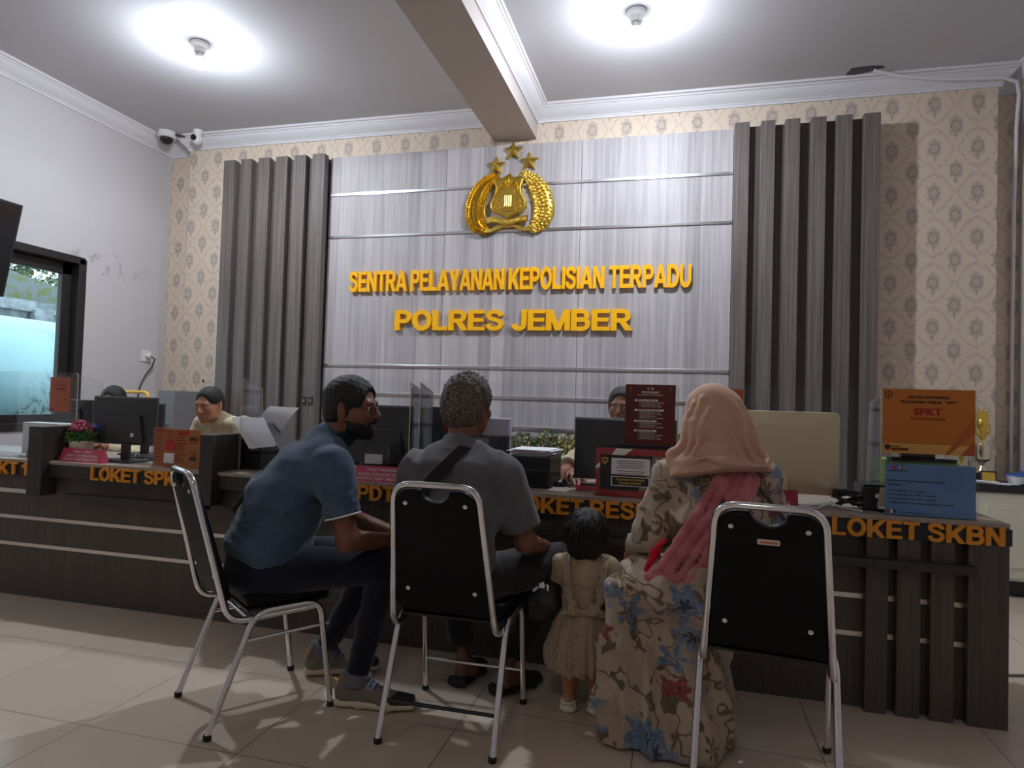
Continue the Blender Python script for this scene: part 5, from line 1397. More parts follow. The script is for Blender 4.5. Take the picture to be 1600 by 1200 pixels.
    cl = [U(cut(cap(B(0, .175, .985), Hd(0, -.025, -.075), .080, .074), half(B(0, .215, 1.052), B.R @ A3(0, -.35, 1))), .01)]
    implicit('collar', cl, .005, cloth('navy_collar', c(24, 32, 52)), t)
    for s_ in 'lr':
        ct = MB()
        e = sh[s_] + (el[s_] - sh[s_]) * .655; dd = (el[s_] - sh[s_]); Fq = aim(e, dd, A3(0, .2, 1))
        ct.tube([tuple(Fq(.0665 * math.cos(a), 0, .0665 * math.sin(a))) for a in [k * PI / 12 for k in range(24)]], .0035, 6, closed=True)
        ct.build('white_sleeve_trim', M['white'], t, smooth=60)
    st = MB().tube([tuple(B(x, y, z)) for x, y, z in ((-.10, .27, 1.02), (-.09, .20, 1.052), (-.07, .12, 1.035), (-.03, .02, .955), (.02, -.075, .86), (.07, -.14, .76))], .011, 8)
    st.build('shoulder_strap', M['rubber'], t, smooth=60)
    # jeans, cuffs, bracelet
    jo = [U(loft([B(0, -.03, .50), B(0, -.02, .60)], [(.175, .145), (.172, .14)], rt), .03)]
    legs(jo, J, .008)
    jo = [o if i == 0 else ('u', o[1], o[2]) for i, o in enumerate(jo)] + [('d', wob(9, 34, .003), 0), ('h', half((0, 0, .135), (0, 0, -1)), 0)]
    implicit('jeans', jo, .006, cloth('dark_navy_denim', c(19, 24, 42), c(14, 18, 32)), t)
    for s_ in 'lr':
        cf = []
        d = J[s_ + 'an'] - J[s_ + 'kn']; d = d / np.linalg.norm(d)
        a = J[s_ + 'an'] - d * .02
        cf.append(U(cut(cap(a - d * .02, a + d * .05, .054, .054), half(a + d * .035, d), half(a - d * .015, -d)), .004))
        implicit('turned_up_cuff', cf, .005, cloth('pale_denim', c(110, 112, 124)), t)
    q = MB(); Fw = aim(wr['r'], wr['r'] - el['r'], (0, 0, 1))
    for k in range(14):
        a = k * 2 * PI / 14; p = Fw(.029 * math.cos(a), -.01, .029 * math.sin(a)); q.ball(*p, .0055, n=8, m=6)
    q.build('bracelet', M['frame'], t, smooth=60)
    sf = B.R @ A3(.45, 1, 0)
    shoe(t, J['ran'] + A3(0, 0, .012), (sf[0], sf[1]), 1.12); shoe(t, J['lan'] + A3(0, 0, .012), (B.R @ A3(.1, 1, 0))[:2], 1.12)
man_blue()

# ---- man in the grey shirt -----------------------------------------------
def man_grey():
    root, az = (-.825, 2.36), 4
    t = ptag('person', 'grey-haired man in grey shirt with black strap, seated facing the counter', root, az)
    B = frame(root, az); rt = B.R[:, 0]
    J = dict(lhip=B(-.09, .02, .53), rhip=B(.09, .02, .53), rkn=B(.315, .37, .55), ran=B(.125, .31, .10), lkn=B(-.17, .40, .53), lan=B(-.075, .33, .10))
    Hd = Fr(B(.0, .11, 1.178), rot(az + 14, -2, 2))
    sh = dict(r=B(.182, .045, .925), l=B(-.182, .045, .925)); el = dict(r=B(.265, .07, .68), l=B(-.255, .12, .69)); wr = dict(r=B(.27, .31, .615), l=B(-.12, .33, .615))
    tp = [B(0, -.01, .50), B(0, -.03, .62), B(0, -.02, .78), B(0, .02, .93), B(0, .06, 1.0)]
    def torso(k): return loft(tp, [(.165 + k, .12 + k), (.165 + k, .13 + k), (.18 + k, .125 + k), (.175 + k, .10 + k), (.10 + k, .065 + k)], rt, .05)
    ops = [U(torso(-.03), .02), U(cap(sh['l'], sh['r'], .048, .048), .03), U(cap(B(0, .06, 1.0), Hd(0, -.02, -.06), .064, .058), .03)]
    for s_ in 'lr': ops += [U(cap(sh[s_], el[s_], .048, .040), .03), U(cap(el[s_], wr[s_], .041, .027), .02)]
    for s_ in 'lr': ops += [U(cap(J[s_ + 'an'], J[s_ + 'an'] + A3(.03, .03, -.05), .034, .032), .02), U(cap(J[s_ + 'an'] + A3(0, -.02, -.045), J[s_ + 'an'] + A3(.02, .12, -.065), .030, .026), .02)]
    legs(ops, J, -.02)
    ops += head_ops(Hd, 1.0, 1.05)
    for s_, sd in (('r', 1), ('l', -1)): ops += hand_ops(aim(wr[s_], wr[s_] - el[s_], A3(rt[0] * sd * .3, rt[1] * sd * .3, 1)), sd, (25, 30, 20))
    implicit('body', ops, .0055, SK3, t)
    hr = hair_ops(Hd, 1.0, .015, .0035, -.075, .0, 6, 150)
    implicit('hair', hr, .0035, HG, t)
    tf = MB(); rr = random.Random(2)                       # loose tufts on the crown
    for k in range(300):
        a = rr.uniform(0, 2 * PI); b = rr.uniform(0, 1.0); n_ = A3(math.sin(b) * math.cos(a), math.sin(b) * math.sin(a), math.cos(b))
        p = A3(0, -.014, .036) + n_ * A3(.089, .110, .098); d = n_ * .8 + A3(rr.uniform(-.7, .7), rr.uniform(-.4, .9), rr.uniform(-.2, .3)); d = d / np.linalg.norm(d) * rr.uniform(.007, .015)
        tf.tube([tuple(Hd(*p)), tuple(Hd(*(p + d * .6))), tuple(Hd(*(p + d + A3(0, .002, -.003))))], [.0016, .0013, .0004], 4, caps=False)
    o = tf.build('hair_tufts', HG, t)
    eyes(Hd, t)
    fold = wob(12, 24, .004, (1.2, 1, 1.2))
    gm = cloth('grey_twill', c(104, 104, 106), c(88, 88, 92), bump=.3)
    so = [U(cut(torso(.0), half(B(0, 0, .47), (0, 0, -1))), .02), U(cap(sh['l'], sh['r'], .066, .066), .055), U(cap(B(-.11, .04, .965), B(0, .05, 1.0), .05, .06), .05), U(cap(B(.11, .04, .965), B(0, .05, 1.0), .05, .06), .05)]
    for s_ in 'lr':
        e = sh[s_] + (el[s_] - sh[s_]) * .80; dd = el[s_] - sh[s_]
        so += [U(cut(cap(sh[s_], sh[s_] + dd, .073, .076), half(e, dd)), .03)]
    so += [('d', fold, 0), ('d', ridg(15, 26, .010, (1.5, 1, 1.0)), 0)]
    sh_o = implicit('shirt', so, .006, gm, t)
    cl = [U(cut(cap(B(0, .04, .99), B(.0, .085, 1.10), .082, .070), half(B(0, .03, 1.062), B.R @ A3(0, .55, 1))), .01)]
    implicit('collar', cl, .005, gm, t)
    se = MB()                                             # yoke and sleeve seams standing proud of the back
    f_, lo_, h_ = None, None, None
    st = [B(.085, .125, 1.035), B(.062, .03, 1.058), B(.03, -.075, 1.0), B(-.03, -.135, .92), B(-.09, -.168, .83), B(-.15, -.165, .74), B(-.20, -.12, .66)]
    vs = []
    for i, p in enumerate(st):
        a = st[min(i + 1, len(st) - 1)] - st[max(i - 1, 0)]; a /= np.linalg.norm(a)
        out = B.R @ A3(0, -1, .25); w_ = np.cross(a, out); w_ /= np.linalg.norm(w_); n_ = np.cross(w_, a)
        vs += [p - w_ * .021 + n_ * 0, p + w_ * .021, p + w_ * .021 - n_ * .012, p - w_ * .021 - n_ * .012]
    n = len(st); fs = []
    for i in range(n - 1):
        for k in range(4): fs.append((i * 4 + k, i * 4 + (k + 1) % 4, (i + 1) * 4 + (k + 1) % 4, (i + 1) * 4 + k))
    MB().add(vs, fs + [(0, 1, 2, 3), (4 * n - 1, 4 * n - 2, 4 * n - 3, 4 * n - 4)]).build('shoulder_strap', cloth('black_webbing', (.014, .013, .013)), t, smooth=50)
    jo = [U(loft([B(0, -.02, .50), B(0, -.01, .58)], [(.172, .13), (.168, .125)], rt), .03)]
    legs(jo, J, .010, (.085, .062, .055, .046))
    jo += [('d', wob(19, 34, .003), 0), ('h', half((0, 0, .165), (0, 0, -1)), 0)]
    implicit('trousers', jo, .006, cloth('charcoal_trousers', c(38, 36, 37), c(30, 29, 31)), t)
    shoe(t, J['ran'], (.55, .8), .98, 'slipper'); shoe(t, J['lan'], (.15, 1), .98, 'slipper')
man_grey()
# black bag by his knee
t = thing('shoulder_bag', 'black bag with shiny patterned top hanging beside the grey-shirted man\'s thigh', 'bag', (-.53, 2.55, .3))
bo = [U(loft([A3(-.54, 2.60, .36), A3(-.53, 2.60, .42), A3(-.53, 2.60, .47)], [(.075, .05), (.10, .065), (.085, .055)], (1, -.1, 0), .03), .02), ('d', wob(4, 40, .004), 0)]
implicit('bag_body', bo, .005, (lambda g: g.pbr((.012, .012, .013), .35, bump=g.bump(g.noise(g.vec(*g.co()), 40.0, 3.0), .4, .01)))(G('black_nylon')), t)
q = MB(); q.tube([(-.60, 2.60, .49), (-.59, 2.60, .545), (-.56, 2.62, .585), (-.50, 2.62, .58), (-.47, 2.60, .53), (-.465, 2.60, .48)], .008, 8); q.build('handle_strap', M['rubber'], t, smooth=60)
q = MB(); rr = random.Random(9)
for k in range(22):
    a = rr.uniform(-.06, .06); q.box(-.55 + a, -.544 + a, 2.545, 2.549, .455 + rr.uniform(0, .03), .475 + rr.uniform(0, .03))
q.build('shiny_print', M['chrome'], t)

# ---- toddler ---------------------------------------------------------------
def toddler():
    root, az = (-.355, 2.62), -6
    t = ptag('person', 'small child with black bob in a pale pinafore dress standing at the counter', root, az)
    B = frame(root, az); rt = B.R[:, 0]
    Hd = Fr(B(.0, .015, .688), rot(az + 8, 6, 0))
    sh = dict(r=B(.088, 0, .555), l=B(-.088, 0, .555)); el = dict(r=B(.150, .045, .465), l=B(-.135, .05, .45)); wr = dict(r=B(.165, .13, .445), l=B(-.10, .145, .47))
    ops = [U(loft([B(0, 0, .20), B(0, 0, .38), B(0, 0, .53)], [(.07, .06), (.075, .06), (.07, .05)], rt), .02), U(cap(sh['l'], sh['r'], .032, .032), .02), U(cap(B(0, 0, .56), Hd(0, -.015, -.045), .038, .036), .02)]
    for s_ in 'lr': ops += [U(cap(sh[s_], el[s_], .030, .026), .02), U(cap(el[s_], wr[s_], .026, .018), .015)]
    for g in (-1, 1): ops += [U(cap(B(g * .045, 0, .24), B(g * .05, -.01, .13), .042, .034), .02), U(cap(B(g * .05, -.01, .13), B(g * .052, -.015, .045), .035, .024), .02), U(cap(B(g * .052, -.02, .034), B(g * .056, .055, .026), .024, .020), .02)]
    ops += head_ops(Hd, .80, 1.08, child=True)
    for s_, sd in (('r', 1), ('l', -1)): ops += hand_ops(aim(wr[s_], wr[s_] - el[s_], (0, 0, 1)), sd, (25, 30, 20), .58)
    implicit('body', ops, .0045, SK2, t)
    e = lambda cx, r: ell(Hd, cx, r)
    hr = [U(e((0, -.018, .022), (.080, .092, .083))), U(e((0, -.042, -.030), (.076, .060, .060)), .03), U(e((-.03, -.05, -.055), (.035, .03, .035)), .02), U(e((.03, -.05, -.055), (.035, .03, .03)), .02), S_(e((0, .105, -.03), (.055, .065, .085)), .012), ('d', wob(31, 95, .0035), 0)]
    implicit('hair', hr, .004, HB, t)
    tf = MB(); rr = random.Random(5)
    for k in range(420):
        a = rr.uniform(0, 2 * PI); b = rr.uniform(0, 2.0); n_ = A3(math.sin(b) * math.cos(a), math.sin(b) * math.sin(a), math.cos(b)); p = A3(0, -.02, .02) + n_ * A3(.08, .09, .082)
        if p[1] > .04: continue
        d = n_ * .6 + A3(rr.uniform(-.6, .6), rr.uniform(-.5, .2), -.9); d = d / np.linalg.norm(d) * rr.uniform(.022, .042)
        tf.tube([tuple(Hd(*p)), tuple(Hd(*(p + d * .5 + n_ * .003))), tuple(Hd(*(p + d)))], [.0022, .0018, .0005], 4, caps=False)
    tf.build('loose_hair', HB, t)
    eyes(Hd, t, .8)
    bl = [U(loft([B(0, 0, .46), B(0, 0, .54)], [(.095, .075), (.09, .065)], rt), .02), U(cap(sh['l'], sh['r'], .046, .046), .04)]
    for s_ in 'lr':
        d = el[s_] - sh[s_]; bl += [U(cap(sh[s_], el[s_], .046, .042), .025), U(cut(cap(el[s_], wr[s_], .042, .036), half(el[s_] + (wr[s_] - el[s_]) * .55, wr[s_] - el[s_])), .02)]
    bl += [U(cap(B(0, 0, .575), B(0, .005, .598), .050, .044), .02), ('d', wob(41, 55, .003), 0)]
    implicit('blouse', bl, .005, cloth('cream_cotton', c(190, 168, 136), c(172, 150, 122)), t)
    g = G('printed_pinafore'); x, y, z = g.co()
    v = g.voro(g.vec(x * 1.0, z, y * .3), 26.0, .85); d = V(g, v.outputs['Distance']); n = g.noise(g.vec(x, y, z), 60.0, 3.0)
    ln = (d + n * .35 - .47).abs().step(.06, .02)
    dm = g.pbr(g.mix(ln * .6, c(172, 152, 128), c(100, 80, 64)), .85, bump=g.bump(g.noise(g.vec(x * 2.2, y * 2.2, z * .3), 22.0, 2.0), .45, .02), sheen=.2)
    R_ = np.random.RandomState(3)
    def pleat(X, Y, Z):
        a = np.arctan2(Y - root[1], X - root[0]); return (np.sin(a * 16) + .5 * np.sin(a * 27 + 1)) * .004 * np.clip((.40 - Z) * 6, 0, 1)
    dr = [U(cut(loft([B(-.012, 0, .10), B(-.014, -.005, .22), B(-.003, 0, .34), B(0, 0, .405)], [(.132, .115), (.130, .112), (.110, .092), (.094, .078)], rt, .03, 1.0), half((0, 0, .165), (0, 0, -1))), .01), U(cut(loft([B(0, 0, .38), B(0, 0, .52)], [(.098, .084), (.099, .080)], rt), half(B(0, 0, .496), (0, 0, 1))), .012), ('d', pleat, 0), ('d', wob(44, 40, .0025), 0)]
    implicit('pinafore', dr, .005, dm, t)
    for gx in (-1, 1):
        sp = MB()
        pts = [B(gx * .055, -.088, .48), B(gx * .068, -.080, .53), B(gx * .074, -.052, .585), B(gx * .074, .0, .605), B(gx * .07, .05, .57)]
        for dx in (-.008, 0, .008): sp.tube([tuple(p + rt * dx) for p in pts], .0075, 8)
        sp.build('shoulder_strap', dm, t, smooth=60)
    fr = []
    for gx in (-1, 1): fr += [U(ell(B, (gx * .062, -.092, .475), (.020, .014, .036)), .01), U(ell(B, (gx * .04, -.098, .43), (.022, .012, .022)), .01)]
    fr += [U(cap(B(-.07, -.092, .405), B(.07, -.092, .405), .014, .014), .015), ('d', wob(47, 120, .003), 0)]
    implicit('ruffle', fr, .004, dm, t)
    for gx in (-1, 1):
        a = B(gx * .053, .0, 0); so = [U(loft([a + B.R @ A3(0, -.05, .016), a + B.R @ A3(0, .08, .014)], [(.030, .014), (.032, .013)], rt), .01)]
        implicit('sandal', so, .004, M['cream'], t)
        q = MB()
        for yy, zz, rr_ in ((-.035, .045, .029), (.035, .036, .030)):
            q.tube([tuple(a + B.R @ A3(rr_ * math.cos(k * PI / 10), yy, .010 + (zz - .005) * math.sin(k * PI / 10))) for k in range(11)], .006, 8)
        q.tube([tuple(a + B.R @ A3(.027 * math.sin(k), -.022 - .028 * math.cos(k), .036)) for k in [i * PI / 8 - PI / 2 for i in range(9)]], .006, 8)
        q.build('sandal_strap', M['cream'], t, smooth=60)
toddler()
# ---- woman in the headscarf ---------------------------------------------
def floral():
    g = G('floral_fabric'); x, y, z = g.co()
    n1 = g.noise(g.vec(x, y, z), 7.0, 3.0); n3 = g.noise(g.vec(x, y, z), 90.0, 2.0)
    wx, wz = x + y * .6 + (n1 - .5) * .08, z + (n1 - .5) * .06
    base = g.mix(g.noise(g.vec(x, y, z), 4.0, 2.0).step(.35, .65), c(182, 163, 143), c(164, 146, 128))
    # trailing stems and leaves
    n2 = g.noise(g.vec(wx * 1.0, wz * .8, y * .3), 9.0, 2.0)
    stem = (n2 - .5).abs().step(.018, .007)
    leaf_ = g.noise(g.vec(wx * 1.6, wz, y * .5), 13.0, 1.0).step(.635, .655)
    col = g.mix(stem * .75, base, c(82, 60, 46)); col = g.mix(leaf_ * .8, col, c(74, 62, 48))
    def flowers(scale, ox, r0, petals, ca, cb, cc, keep):
        v = g.voro(g.vec(wx + ox, wz + ox * 1.7, y * .25), scale, .8); d = V(g, v.outputs['Distance'])
        s = g.nt.nodes.new('ShaderNodeSeparateXYZ'); g.nt.links.new(v.outputs['Position'], s.inputs[0])
        cx, cz = V(g, s.outputs[0]), V(g, s.outputs[1])
        sc = g.nt.nodes.new('ShaderNodeSeparateColor'); g.nt.links.new(v.outputs['Color'], sc.inputs[0]); rnd = V(g, sc.outputs[0])
        th = ((wz + ox * 1.7) * 1.0 - cz).m('ARCTAN2', (wx + ox) - cx)
        edge = (th * petals).cos() * (r0 * .3) + r0 + (n3 - .5) * .1
        on = rnd.lt(keep)
        return on * (d - edge).step(.03, -.03), on * (d - edge * .35).step(.03, -.03), on * ((d - edge * .72).abs().step(.07, .02))
    for args in ((5.4, 1.13, .38, 6.0, c(138, 152, 168), c(104, 118, 138), c(58, 54, 58), .5), (6.5, .0, .34, 5.0, c(124, 146, 170), c(90, 110, 136), c(44, 46, 62), .58), (7.5, .37, .30, 6.0, c(150, 126, 92), c(92, 74, 54), c(60, 50, 40), .5), (8.5, .71, .27, 5.0, c(168, 84, 90), c(122, 50, 58), c(70, 34, 38), .32)):
        f1, f2, f3 = flowers(*args)
        col = g.mix(f1 * .9, col, g.mix(n3.step(.42, .58), args[4], args[5])); col = g.mix(f3 * .6, col, args[5]); col = g.mix(f2 * .9, col, args[6])
    fo = g.noise(g.vec(x * 2.2, y * 2.2, z * .55), 9.0, 3.0)
    return g.pbr(col, .7, bump=g.bump(fo + n3 * .04, .35, .04), sheen=.2, spec=.3)
def woman():
    root, az = (.17, 2.43), -38
    t = ptag('person', 'woman in peach headscarf and floral dress sitting with a pink sling across her back', root, az)
    B = frame(root, az); rt = B.R[:, 0]; W = lambda *p: A3(*p)
    FL = floral()
    HP = W(.112, 2.555, 1.165)
    Hd = Fr(HP, rot(az + 20, -10, -4))
    sh = dict(r=W(.295, 2.585, .945), l=W(-.035, 2.50, .945)); el = dict(r=W(.345, 2.74, .76), l=W(-.095, 2.50, .735)); wr = dict(r=W(.22, 2.80, .80), l=W(-.150, 2.63, .66))
    kn = dict(l=W(-.20, 2.52, .53), r=W(-.10, 2.72, .53)); an = dict(l=W(-.13, 2.48, .09), r=W(.06, 2.72, .09))
    tp = [W(.17, 2.43, .47), W(.165, 2.44, .62), W(.14, 2.48, .80), W(.125, 2.53, .93), W(.115, 2.545, 1.0)]
    tw = A3(.97, .22, 0)
    def torso(k): return loft(tp, [(.165 + k, .125 + k), (.15 + k, .115 + k), (.155 + k, .11 + k), (.16 + k, .085 + k), (.08 + k, .06 + k)], tw, .05)
    ops = [U(torso(-.03), .02), U(cap(sh['l'], sh['r'], .042, .042), .03), U(cap(W(.115, 2.545, .99), Hd(0, -.02, -.06), .055, .052), .03)]
    for s_ in 'lr': ops += [U(cap(sh[s_], el[s_], .042, .036), .03), U(cap(el[s_], wr[s_], .036, .024), .02), U(cap(W(.15, 2.46, .52), kn[s_], .075, .05), .03), U(cap(kn[s_], an[s_], .05, .034), .03), U(cap(an[s_] - A3(0, 0, .04), an[s_] + A3(-.09, .07, -.06), .03, .024), .02)]
    ops += head_ops(Hd, .96, .98)
    for s_, sd in (('r', 1), ('l', -1)): ops += hand_ops(aim(wr[s_], wr[s_] - el[s_], (0, 0, 1)), sd, (30, 35, 25), .92)
    implicit('body', ops, .006, SK2, t)
    eyes(Hd, t, .96)
    # headscarf: close over the skull, falling to a cape over the shoulders
    hp = [U(infl(ell(Hd, (0, -.014, .022), (.092, .108, .092)), .012), .02), U(ell(Hd, (0, -.030, -.04), (.108, .100, .085)), .05)]
    hp += [U(loft([Hd(0, -.03, -.02), W(.118, 2.515, 1.03), W(.135, 2.500, .955)], [(.095, .095), (.140, .115), (.205, .130)], tw, .04, .5), .05)]
    hp += [U(loft([W(.0, 2.49, 1.01), W(.14, 2.44, .965), W(.25, 2.50, .965)], [(.05, .035), (.07, .05), (.06, .04)], (0, 1, .3), .03), .05)]
    base = list(hp); fwv = np.cross((0, 0, 1), tw); fwv /= np.linalg.norm(fwv); twn = tw / np.linalg.norm(tw)
    def sf(th, z, deep):        # a point just under the cloth in direction th at height z
        cc = A3(np.interp(z, (.95, 1.05, 1.2), (.135, .12, HP[0])), np.interp(z, (.95, 1.05, 1.2), (2.505, 2.515, HP[1] - .02)), z)
        dv = twn * math.cos(math.radians(th)) + fwv * math.sin(math.radians(th)); r_ = np.linspace(.03, .32, 60)
        q = cc[:, None] + dv[:, None] * r_
        d = None
        for _, pr, k in base:
            e = pr.fn(q[0], q[1], q[2]); d = e if d is None else smin(d, e, k)
        i = int(np.argmax(d > 0)); return cc + dv * (r_[i] - deep)
    for (a0, z0, a1, z1, ra_, rb_) in ((-150, 1.215, -168, 1.0, .010, .020), (-130, 1.235, -155, .985, .009, .020), (-112, 1.20, -140, 1.03, .007, .014), (-62, 1.20, -38, 1.0, .009, .020), (-80, 1.15, -55, .985, .007, .018), (-30, 1.2, -12, 1.02, .009, .020), (-172, .99, -120, 1.03, .018, .014), (-120, 1.03, -70, 1.0, .014, .018), (-70, 1.0, -15, 1.02, .018, .014), (-165, .967, -90, .975, .016, .018), (-90, .975, -20, .987, .018, .016)):
        st_ = [sf(a0 + (a1 - a0) * k / 6, z0 + (z1 - z0) * k / 6, .004) for k in range(7)]
        for k in range(6): hp += [U(cap(st_[k], st_[k + 1], ra_ + (rb_ - ra_) * k / 6, ra_ + (rb_ - ra_) * (k + 1) / 6), .016)]
    hp += [S_(ell(Hd, (0, .125, -.02), (.055, .06, .085)), .012)]
    nrm = A3(.18, -.30, -1)
    def drape(X, Y, Z):
        a = np.arctan2(Y - HP[1], X - HP[0])
        lowf = np.clip((1.16 - Z) * 5, 0, 1)
        rd = lambda u: 1 - 2 * np.abs(np.sin(u))
        return lowf * (.010 * rd(a * 2.6 + Z * 9 + .4) + .006 * rd(a * 4.3 - Z * 13)) + .0045 * rd(X * 13 + Z * 17 + Y * 6) * np.clip((1.27 - Z) * 8, 0, 1) + .003 * np.sin(Z * 42 - X * 30)
    hp += [('d', drape, 0), ('h', half(W(.12, 2.45, .965), nrm), 0)]
    implicit('headscarf', hp, .005, cloth('peach_jersey', c(206, 164, 140), c(196, 152, 128), bump=.12, fold=5.0), t)
    # dress bodice with gathered puffed sleeves
    bo = [U(torso(.008), .02), U(cap(sh['l'], sh['r'], .06, .06), .05)]
    for s_ in 'lr':
        m_ = (sh[s_] + el[s_]) / 2
        bo += [U(cap(sh[s_], el[s_], .068, .070), .03), U(cap(el[s_], el[s_] + (wr[s_] - el[s_]) * .75, .070, .050), .03)]
    bo += [('d', ridg(65, 34, .010), 0), ('d', wob(61, 34, .005, (1, 1, 1.2)), 0), ('d', wob(62, 70, .0025), 0)]
    implicit('dress_bodice', bo, .006, FL, t)
    for s_ in 'lr':
        cu = []
        e = el[s_] + (wr[s_] - el[s_]) * .72; d = wr[s_] - el[s_]; d = d / np.linalg.norm(d)
        cu += [U(cut(cap(e - d * .01, e + d * .07, .046, .058), half(e + d * .055, d)), .006)]
        cu += [('d', wob(64, 110, .004), 0)]
        implicit('ruffled_cuff', cu, .005, FL, t)
    # skirt: over both thighs to the knees, then hanging to the floor
    mk = (kn['l'] + kn['r']) / 2
    lapd = A3(-.30, .19, 0); kn_w = A3(.40, .92, 0) / 1.0
    sk = [U(loft([W(.19, 2.42, .52), W(.03, 2.50, .555), W(-.15, 2.60, .545)], [(.185, .11), (.18, .105), (.165, .085)], A3(.5, .85, 0), .06), .03)]
    sk += [U(loft([W(-.145, 2.57, .53), W(-.145, 2.56, .34), W(-.125, 2.555, .16), W(-.10, 2.54, .01)], [(.165, .085), (.185, .105), (.21, .12), (.235, .15)], A3(.45, .90, 0), .05, .5), .06)]
    sk += [U(loft([W(.02, 2.47, .50), W(.0, 2.46, .30), W(.0, 2.43, .14), W(.03, 2.39, .01)], [(.12, .09), (.14, .09), (.16, .10), (.18, .11)], A3(.92, -.25, 0), .05, .5), .06)]
    sk += [U(loft([W(.09, 2.70, .46), W(.12, 2.74, .25), W(.13, 2.76, .07)], [(.08, .07), (.085, .07), (.09, .075)], A3(1, .1, 0), .05, .5), .05)]
    def pleats(X, Y, Z):
        a = np.arctan2(Y - 2.6, X + .02); low = np.clip((.52 - Z) * 4, 0, 1)
        rd = lambda u: 1 - 2 * np.abs(np.sin(u))
        return low * (.014 * rd(a * 5.5 + 1.2 * np.sin(Z * 6)) + .008 * rd(a * 9.5 + Z * 4 + 1)) + .003 * np.sin(X * 50 + Y * 40 + Z * 20)
    sk += [('d', pleats, 0), ('h', half((0, 0, .012), (0, 0, -1)), 0)]
    implicit('skirt', sk, .006, FL, t)
    # gathered flounce seam across the lap
    fl = MB()
    # pink sling: a folded cloth band from the right shoulder to the left hip, with a loose tail
    path = [(W(.205, 2.60, 1.0), .05), (W(.200, 2.455, .965), .055), (W(.165, 2.385, .89), .06), (W(.115, 2.345, .80), .062), (W(.055, 2.335, .70), .066), (W(.0, 2.355, .61), .066), (W(-.055, 2.40, .56), .055)]
    bands = []
    for i in range(5):
        off = (i - 2) * .52; pts = []
        for j, (p, w_) in enumerate(path):
            a = path[min(j + 1, len(path) - 1)][0] - path[max(j - 1, 0)][0]; a = a / np.linalg.norm(a); out = A3(.05, -1, .15); s2 = np.cross(a, out); s2 /= np.linalg.norm(s2)
            pts.append(p + s2 * off * w_ + out * .004 * (i % 2))
        bands.append(loft(pts, [(.0175, .016)] * len(pts), A3(.4, 0, .9), .01))
    so = [U(b, .005) for b in bands] + [('d', wob(71, 60, .003), 0), ('d', ridg(73, 60, .005), 0)]
    so += [U(cap(W(-.04, 2.385, .575), W(-.125, 2.40, .545), .028, .010), .02), U(cap(W(-.02, 2.36, .60), W(-.105, 2.385, .60), .024, .012), .02)]
    implicit('sling', so, .005, cloth('dusty_pink_cotton', c(200, 122, 128), c(176, 98, 106), bump=.4, fold=16.0), t)
    rp = [U(loft([W(-.045, 2.40, .735), W(-.08, 2.41, .68), W(-.11, 2.42, .615)], [(.008, .008), (.016, .011), (.010, .009)], A3(.8, .2, -.6), .01), .01), ('d', wob(72, 80, .003), 0)]
    implicit('red_cloth_edge', rp, .004, cloth('red_cotton', c(214, 28, 44)), t)
    MB().tube([tuple(p) for p in (W(.24, 2.50, .965), W(.265, 2.455, .935), W(.325, 2.455, .86), W(.375, 2.50, .80), W(.395, 2.56, .74))], .0075, 8).build('bag_strap', plain('dark_grey_strap', c(70, 62, 58), .5), t, smooth=60)
woman()
